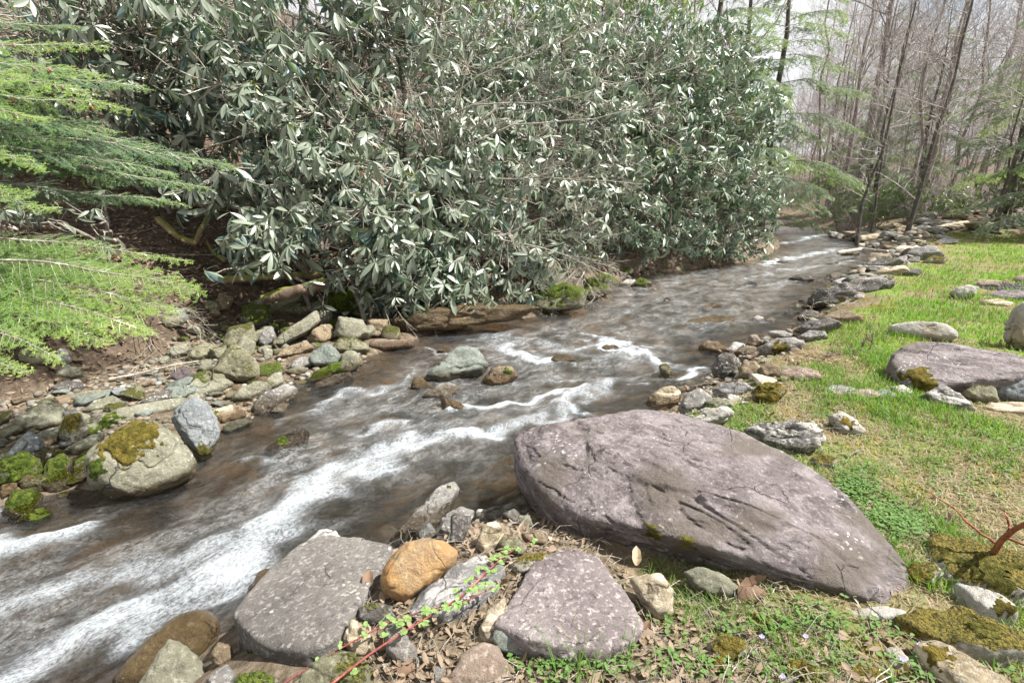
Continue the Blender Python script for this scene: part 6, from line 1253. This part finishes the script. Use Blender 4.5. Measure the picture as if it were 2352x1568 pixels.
def bramble(label, pts, seed, r=.0042):
    r2 = np.random.default_rng(seed); P = np.array([hit(x, y) * np.array([1, 1, 0]) + np.array([0, 0, 0]) if False else at_z(x, y, z) for x, y, z in pts]); th = thing('bramble_cane', label, 'bramble', tuple(P[0])); T = Tubes()
    s = np.concatenate([[0], np.cumsum(np.linalg.norm(np.diff(P, axis=0), axis=1))]); tt = np.linspace(0, s[-1], 26); Q = np.stack([np.interp(tt, s, P[:, i]) for i in range(3)], 1); Q[1:-1] = .25 * Q[:-2] + .5 * Q[1:-1] + .25 * Q[2:]
    T.add(Q, np.linspace(r, r * .55, 26), 7)
    pos, d, L = [], [], []
    for k in range(2, 26):
        if k < 8 and r2.random() < .35: continue
        for m in range(2 if k > 15 else 1):
            a = r2.uniform(0, 6.28); st = Q[k] + np.array([math.cos(a), math.sin(a), .5]) * .02; T.add(np.array([Q[k], .5 * Q[k] + .5 * st + [0, 0, .004], st]), np.array([.0011, .0009, .0007]), 4)
            for b_ in (-.9, 0, .9, -1.7, 1.7)[:r2.integers(3, 6)]:
                pos.append(st); d.append([math.cos(a + b_), math.sin(a + b_), r2.uniform(-.1, .4)]); L.append(r2.uniform(.011, .023))
        for m in range(3):
            e = unit(r2.normal(size=3)); T.add(np.array([Q[k], Q[k] + e * .004, Q[k] + e * .008]), np.array([.0012, .0006, .0001]), 3)
    part('cane', *T.build(), M_CANE, th); L = np.array(L)
    V, F = leaves(np.array(pos), np.array(d), np.tile([0, -.2, 1.0], (len(L), 1)) + .3 * r2.normal(size=(len(L), 3)), L, L * .68, .15, .35); part('leaves', V, F, M_BRAMBLE_LEAF, th, attrs={'var': np.repeat(r2.random(len(L)), 15)})
bramble('red bramble cane with fresh green leaves, the lower of two over the boulders', [(735, 1590, .50), (850, 1500, .52), (960, 1430, .54), (1060, 1370, .55), (1110, 1320, .52), (1165, 1270, .46), (1215, 1245, .42)], 1)
bramble('thinner bramble cane arching across the streaked boulder above the other cane', [(620, 1590, .44), (760, 1500, .50), (880, 1435, .54), (975, 1400, .54), (1060, 1385, .55), (1130, 1350, .53)], 2, .0034)
# ------------------------------------------------------------------ grass, leaf litter, weeds, gravel
def blades(pos, d, h, w, bend, r2):
    N = len(pos); up = np.array([0, 0, 1.0]); d = unit(d); side = unit(np.cross(d, up)); V = np.zeros((N, 3, 2, 3))
    for k, (t, ww) in enumerate(((0, 1.0), (.55, .8), (1.0, .12))):
        c = pos + up * (h * t * (1 - .45 * bend * t))[:, None] + d * (h * bend * t ** 1.7)[:, None]
        V[:, k, 0] = c - side * (w * ww * .5)[:, None]; V[:, k, 1] = c + side * (w * ww * .5)[:, None]
    b = (np.arange(N) * 6)[:, None, None]; F = (b + np.array([[0, 1, 3, 2], [2, 3, 5, 4]])[None]).reshape(-1, 4)
    return V.reshape(-1, 3), F
def scatter(n, r0, r1, a0, a1, r2, pw=1.0):
    r = r0 * (r1 / r0) ** (r2.random(n) ** pw); a = np.radians(r2.uniform(a0, a1, n)); return np.stack([r * np.sin(a), r * np.cos(a)], 1)
def clear_of_rocks(P, f=.62):
    ok = np.ones(len(P), bool)
    for x, y, r in ROCK_XY:
        ok &= np.hypot(P[:, 0] - x, P[:, 1] - y) > f * r
    return ok
big = np.array([(0.0, 2.9), (.8, 3.6), (1.75, 2.75), (1.85, 2.0), (1.55, 1.62), (.6, 1.85), (.2, 2.2)])
def lawn_mask(P):
    d, lf, ins = zones(P)
    k_ = np.clip(.085 * (P[:, 1] - 4), 0, 1.0); m = sstep(.65 + k_, 1.3 + 1.5 * k_, d + .3 * fbm2(P[:, 0], P[:, 1], 1.3, 3, 2)) * (~lf) * (~ins)
    m = m * sstep(23, 17.5, P[:, 1] - .22 * P[:, 0]) * sstep(.62, 1.3, P[:, 0] + .12 * P[:, 1] + .2 * fbm2(P[:, 0], P[:, 1], 3, 2, 5))
    return m * (1 - .72 * sstep(1.9, 1.6, P[:, 1]) * sstep(2.3, 1.5, P[:, 0]))
r2 = np.random.default_rng(21)
P = np.concatenate([scatter(150000, 1.2, 6, 5, 58, r2, .9), scatter(130000, 5, 26, 12, 60, r2, .8)])
P = P[r2.random(len(P)) < lawn_mask(P)]; N = len(P); z = terrain(P); dist = np.hypot(P[:, 0], P[:, 1])
patch = fbm2(P[:, 0], P[:, 1], 1.4, 4, 12) + .5 * fbm2(P[:, 0], P[:, 1], 5, 2, 13)
far_g = sstep(4.2, 7.5, dist)
green = np.clip(.42 + .8 * patch * (1 - .55 * far_g) + .42 * far_g, 0, 1)
isg = r2.random(N) < green
thin = (r2.random(N) < np.clip(.75 + patch, .35, 1))
P, z, dist, green, isg, far_g = (a[thin] for a in (P, z, dist, green, isg, far_g)); N = len(P)
a = r2.uniform(0, 6.28, N)
h = np.where(isg, r2.uniform(.025, .06, N) * (1 + .5 * green), r2.uniform(.02, .06, N)) * (1 + .25 * far_g)
bend = np.where(isg, r2.uniform(.15, .8, N), r2.uniform(.8, 1.9, N))
V, F = blades(np.column_stack([P, z - .004]), np.stack([np.cos(a), np.sin(a), 0 * a], 1), h, .0022 + .00075 * dist + .001 * r2.random(N), bend, r2)
var = np.where(isg, np.clip(.62 + .38 * r2.random(N) + .0 * green, 0, 1), r2.uniform(0, .42, N))
tag(np_mesh('grass', V, F, M_GRASS, attrs={'var': np.repeat(var, 6)}, smooth=False), kind='stuff')

# fallen leaves: on the wooded left slope, and caught among the boulders in front
Pl = scatter(90000, 4, 34, -62, 38, r2, .85); d, lf, ins = zones(Pl)
e = d - 1.75 * sstep(-.7, -2.3, Pl[:, 0]) * sstep(9, 7, Pl[:, 1])
Pl = Pl[lf & ~ins & (e > .15) & (r2.random(len(Pl)) < .35 + .65 * sstep(.1, .8, e))]
Pr = scatter(5200, 1.25, 3.0, -22, 46, r2); d, lf, ins = zones(Pr)
Pr = Pr[~lf & ~ins & (d > .12) & clear_of_rocks(Pr, .75) & (r2.random(len(Pr)) < np.clip(.6 + fbm2(Pr[:, 0], Pr[:, 1], 3, 3, 40) + .5 * (Pr[:, 0] < .7), .05, 1))]
Pm = scatter(3500, 3.0, 9, 8, 40, r2); d, lf, ins = zones(Pm); Pm = Pm[~lf & ~ins & (d > .2) & (d < 1.6) & clear_of_rocks(Pm, .7)]
Pf = scatter(9000, 18, 50, 22, 50, r2); d, lf, ins = zones(Pf); Pf = Pf[~lf & ~ins & (d > .6) & (lawn_mask(Pf) < .1)]
for name, P, s0, s1, lift in (('leaf_litter', np.concatenate([Pl, Pf]), .04, .085, .012), ('leaf_litter', np.concatenate([Pr, Pm]), .018, .052, .012)):
    N = len(P); dist = np.hypot(P[:, 0], P[:, 1]); a = r2.uniform(0, 6.28, N); L = r2.uniform(s0, s1, N) * (1 + .018 * np.clip(dist - 6, 0, 40))
    nrm = unit(np.column_stack([r2.normal(0, .45, N), r2.normal(0, .45, N), np.ones(N)])); dd = np.column_stack([np.cos(a), np.sin(a), r2.normal(.05, .25, N)])
    V, F = leaves(np.column_stack([P, terrain(P) + lift * r2.random(N) * 2]), dd, nrm, L, L * r2.uniform(.3, .55, N), r2.normal(0, .3, N), r2.uniform(-.7, .8, N))
    tag(np_mesh(name, V, F, M_LITTER, attrs={'var': np.repeat(np.clip(r2.beta(2, 2, N), 0, 1), 15)}), kind='stuff')
# dead stalks and fallen twigs lying about the near bank and the slope
T = Tubes()
P = scatter(1500, 1.25, 4.2, -20, 48, r2); d, lf, ins = zones(P); P = P[~lf & ~ins & (d > .15) & clear_of_rocks(P, .6)]
Q2 = scatter(1500, 6, 18, -58, 30, r2); d, lf, ins = zones(Q2); Q2 = Q2[lf & ~ins & (d > .5 + 2.0 * sstep(-.7, -2.3, Q2[:, 0]))]
for P_, l0, l1, rad in ((P, .05, .22, .0014), (Q2, .2, .9, .006)):
    zz = terrain(P_)
    for q, z0 in zip(P_, zz):
        a = r2.uniform(0, 6.28); l = r2.uniform(l0, l1); b_ = np.array([q[0] + math.cos(a) * l, q[1] + math.sin(a) * l, z0 + r2.uniform(.0, .12) * l + .012])
        T.add(curve([q[0], q[1], z0 + .012], b_, 5, r2.uniform(0, .12), r2, .10), np.linspace(rad, rad * .5, 5) * r2.uniform(.6, 1.5), 3)
tag(np_mesh('twig_litter', *T.build(), M_TWIG), kind='stuff')
# low weeds
Pw = []
for (px, py, sx, sy, n) in [(2030, 1190, 70, 45, 240), (2080, 1215, 50, 30, 160), (1960, 1130, 40, 25, 160), (1800, 1500, 330, 70, 55), (2150, 1545, 180, 40, 50), (1560, 1530, 160, 40, 40), (1830, 1440, 240, 30, 90), (1700, 1010, 50, 60, 70), (2000, 1060, 160, 80, 90), (2250, 1080, 140, 120, 160), (1900, 905, 200, 30, 120), (1290, 1540, 120, 25, 90)]:
    for q in np.column_stack([r2.normal(px, sx * .6, n), r2.normal(py, sy * .6, n)]):
        w = at_z(q[0], q[1], .41); Pw.append(w)
Pw = np.array(Pw); d, lf, ins = zones(Pw[:, :2]); ok = ~lf & ~ins & (d > .3) & clear_of_rocks(Pw[:, :2], .6); Pw = Pw[ok]; Pw[:, 2] = terrain(Pw[:, :2])
n = len(Pw); k = 5; B = np.repeat(Pw, k, 0) + np.column_stack([r2.normal(0, .012, (n * k, 2)), r2.uniform(.005, .035, n * k)]); a = r2.uniform(0, 6.28, n * k)
L = r2.uniform(.010, .024, n * k); V, F = leaves(B, np.column_stack([np.cos(a), np.sin(a), r2.uniform(-.1, .6, n * k)]), np.column_stack([r2.normal(0, .3, (n * k, 2)), np.ones(n * k)]), L, L * r2.uniform(.45, .7, n * k), .25, .25)
tag(np_mesh('ground_cover', V, F, M_WEED, attrs={'var': np.repeat(r2.random(n * k), 15)}), kind='stuff')
# gravel between the cobbles
def gravel(n, region, s0, s1, seed):
    r3 = np.random.default_rng(seed); reg = np.array(region, float); lo, hi = reg.min(0), reg.max(0); q = r3.uniform(lo, hi, (n, 2)); c = np.zeros(n, bool); m = len(reg)
    for i in range(m):
        a, b_ = reg[i], reg[(i + 1) % m]; c ^= ((a[1] > q[:, 1]) != (b_[1] > q[:, 1])) & (q[:, 0] < (b_[0] - a[0]) * (q[:, 1] - a[1]) / (b_[1] - a[1] + 1e-9) + a[0])
    out = [hit(*p) for p in q[c]]; return np.array(out), r3.uniform(s0, s1, len(out)) * np.array([np.linalg.norm(o - ORG) / 5 for o in out])
G = [gravel(1500, [(0, 930), (300, 840), (500, 790), (760, 790), (860, 800), (840, 860), (690, 900), (560, 980), (300, 1000), (0, 1090)], .008, .034, 1), gravel(320, [(990, 1160), (1190, 1160), (1290, 1250), (1180, 1310), (880, 1420), (780, 1480), (900, 1400)], .006, .022, 2),
     gravel(500, [(1560, 930), (1640, 840), (1740, 775), (1840, 740), (1870, 770), (1700, 880), (1600, 980)], .010, .035, 3), gravel(500, [(1880, 640), (2000, 570), (1930, 545), (2130, 520), (2100, 570), (1960, 650)], .02, .05, 4)]
Pg = np.concatenate([g[0] for g in G]); sg = np.concatenate([g[1] for g in G]); V0, F0 = ico(2)
Mx = len(Pg); sc = np.stack([sg, sg * r2.uniform(.6, 1, Mx), sg * r2.uniform(.4, .75, Mx)], 1); an = r2.uniform(0, 6.28, Mx)
W = V0[None] * (1 + .16 * np.sin(V0[None] * r2.uniform(2, 5, (Mx, 1, 3)) + r2.uniform(0, 6, (Mx, 1, 3)))) * sc[:, None]
W = np.stack([W[..., 0] * np.cos(an)[:, None] - W[..., 1] * np.sin(an)[:, None], W[..., 0] * np.sin(an)[:, None] + W[..., 1] * np.cos(an)[:, None], W[..., 2]], -1)
Pg = Pg.copy(); Pg[:, 2] = terrain(Pg[:, :2]) + sg * .2
V = (W + Pg[:, None]).reshape(-1, 3); F = (np.arange(Mx)[:, None, None] * len(V0) + F0[None]).reshape(-1, 3)
t = NT('mixed_gravel'); p = t.pos(); va = t.attr('var')
gc = t.ramp(va, [(0, (0.10, 0.09, 0.065)), (.3, (0.19, 0.175, 0.135)), (.55, (0.24, 0.18, 0.13)), (.8, (0.17, 0.18, 0.17)), (1, (0.38, 0.36, 0.33))])
gc = t.mix(t.math('MULTIPLY', t.noise(p, 60, 4), .6), gc, (0.07, 0.06, 0.045))
M_GRAVEL = t.finish(t.n("ShaderNodeBsdfPrincipled", Base_Color=gc, Roughness=.75).outputs[0])
tag(np_mesh('gravel', V, F, M_GRAVEL, attrs={'var': np.repeat(r2.random(Mx), len(V0))}), kind='stuff')

# ------------------------------------------------------------------ small things one can point at
for i, (px, py, r, lab) in enumerate([(1840, 1545, .10, 'ochre moss cushion low in the weeds at the bottom edge'), (2000, 1560, .09, 'ochre moss cushion at the bottom edge left of the tan slab'), (1750, 1430, .07, 'ochre moss cushion just below the russet leaf'), (1700, 1000, .10, 'moss cushion left of the craggy grey boulder'), (1640, 1530, .07, 'moss cushion right of the tall grass tuft'), (2100, 1450, .08, 'moss cushion before the long pale mossy rock')]):
    c = hit(px, py); tag(mound('moss_cushion', c, r, r * .7, .025, M_MOSS['ochre'], n=16, seed=i, lump=26, amp=.7), lab, 'moss')
def tuft(label, px, py, n, h0, h1, seed, spread=.03, w=.0035, zz=.42):
    r3 = np.random.default_rng(seed); c = at_z(px, py, zz); c[2] = H(c[0], c[1]); th_P = c + np.column_stack([r3.normal(0, spread, (n, 2)), np.zeros(n)])
    a = r3.uniform(0, 6.28, n); V, F = blades(th_P, np.stack([np.cos(a), np.sin(a), 0 * a], 1), r3.uniform(h0, h1, n), r3.uniform(w * .7, w * 1.3, n), r3.uniform(.1, .9, n), r3)
    o = np_mesh('grass_tuft', V, F, M_GRASS, attrs={'var': np.repeat(r3.uniform(.72, .94, n), 6)}, smooth=False, loc=c); return tag(o, label, 'grass tuft')
tuft('tall grass tuft in front of the speckled purple boulder', 1330, 1545, 34, .08, .22, 1, .06)
tuft('grass tuft with long blades right of the speckled purple boulder foot', 1420, 1530, 22, .06, .16, 2, .04)
tuft('strappy green tuft by the right tip of the great purple slab', 2130, 1352, 46, .06, .13, 3, .025, .0045)
tuft('bright grass clump at the front corner of the pale fire-ring block', 2225, 690, 40, .12, .24, 4, .12, .012)
tuft('lone sprig of grass between slab and tan flagstones', 1830, 1435, 12, .05, .10, 5, .02)
tuft('low grass clump left of the flat grey flagstone', 1880, 900, 40, .06, .13, 6, .07, .008)
tuft('grass sprig by the small mossy stone at the slab edge', 1890, 1200, 10, .04, .08, 7, .03)
def dry_leaf(label, px, py, L, az, tilt, curl, fold, v, z=None, wd=.5):
    w = hit(px, py) if z is None else at_z(px, py, z); a = math.radians(az); d = np.array([[math.cos(a), math.sin(a), math.sin(math.radians(tilt))]])
    K = 9; xs = np.linspace(0, 1, K); prof = np.sin(np.pi * np.clip(xs, .03, .985) ** .8) ** .8; dd = unit(d)[0]; sd = unit(np.cross([0, 0, 1.0], dd)); up = np.cross(dd, sd); V = []
    for x, ww in zip(xs, prof):
        for y in (-1, -.5, 0, .5, 1):
            jag = 1 + .10 * math.sin(x * 40 + y * 3); V.append(w + [0, 0, .006] + dd * L * x - up * L * curl * (x - .4) ** 2 + sd * y * ww * L * wd * .5 * jag + up * (abs(y) ** 1.5) * L * wd * .5 * ww * fold + up * .004 * math.sin(x * 28))
    i = np.arange(K * 5).reshape(K, 5); F = np.stack([i[:-1, :-1], i[1:, :-1], i[1:, 1:], i[:-1, 1:]], -1).reshape(-1, 4)
    return tag(np_mesh('dry_leaf', np.array(V), F, M_LITTER, attrs={'var': np.full(K * 5, v)}, loc=w), label, 'leaf')
dry_leaf('big ragged russet leaf lying against the foot of the purple slab', 1700, 1385, .12, 15, 25, .8, .5, .42, wd=.8)
dry_leaf('curled ribbed leaf standing behind the big ragged russet leaf', 1705, 1352, .10, -15, 35, -.6, .8, .5, z=.47, wd=.5)
dry_leaf('tan leaf standing on edge before the smooth olive stone', 1602, 1372, .08, 60, 45, .6, .9, .72)
dry_leaf('pale leaf leaning beside the angular tan stone', 1462, 1300, .08, 80, 50, .4, .6, .95, z=.44)
dry_leaf('rusty leaf caught at the right foot of the speckled purple boulder', 1478, 1470, .07, 60, 40, .5, .7, .3)
dry_leaf('pale brown leaf flat below the streaked boulder', 1085, 1480, .07, 20, 5, .5, .5, .8)
dry_leaf('brown leaf in the hollow left of the orange boulder', 845, 1360, .09, 100, 40, .9, .7, .55)
dry_leaf('tan leaf lying in the weeds near the bottom right', 1835, 1490, .06, 20, 10, .6, .5, .9)
dry_leaf('orange leaf on the grass at the right, the upper of two', 2258, 1010, .06, 40, 20, .5, .4, .3)
dry_leaf('orange leaf on the grass at the right, the lower of two', 2262, 1042, .05, 10, 15, .5, .4, .25)
dry_leaf('dull brown leaf between the tan block and the mossy grey rock', 905, 1565, .09, 30, 10, .7, .6, .4)
t = NT('violet_petal'); M_VIOLET = t.finish(t.n("ShaderNodeBsdfPrincipled", Base_Color=(0.36, 0.30, 0.72, 1), Roughness=.6).outputs[0])
for px, py, lab in [(1748, 1470, 'violet flower in the weeds, the leftmost one'), (1848, 1470, 'violet flower near the tan leaf in the weeds'), (2108, 1492, 'violet flower on moss by the tan slab'), (2070, 1525, 'violet flower low among weeds left of the tan slab'), (1795, 1562, 'violet flower at the very bottom edge')]:
    c = at_z(px, py, .43); c[2] = H(c[0], c[1]) + .035; th = thing('violet', lab, 'flower', tuple(c)); a = np.arange(5) * 1.257 + .3
    V, F = leaves(np.tile(c, (5, 1)), np.stack([np.cos(a), np.sin(a) * .5 - .4, .5 * np.ones(5)], 1), np.tile([0, -.6, .8], (5, 1)), .010, .008, .2, .1); part('petals', V, F, M_VIOLET, th)
    T = Tubes(); T.add(np.array([c, c - [0, 0, .02], c - [0.004, 0, .04]]), np.array([.0008, .001, .001]), 4); part('stalk', *T.build(), M_WEED, th)
for g in ('_r', '_at'):
    for o in COL.objects:
        if g in o: del o[g]
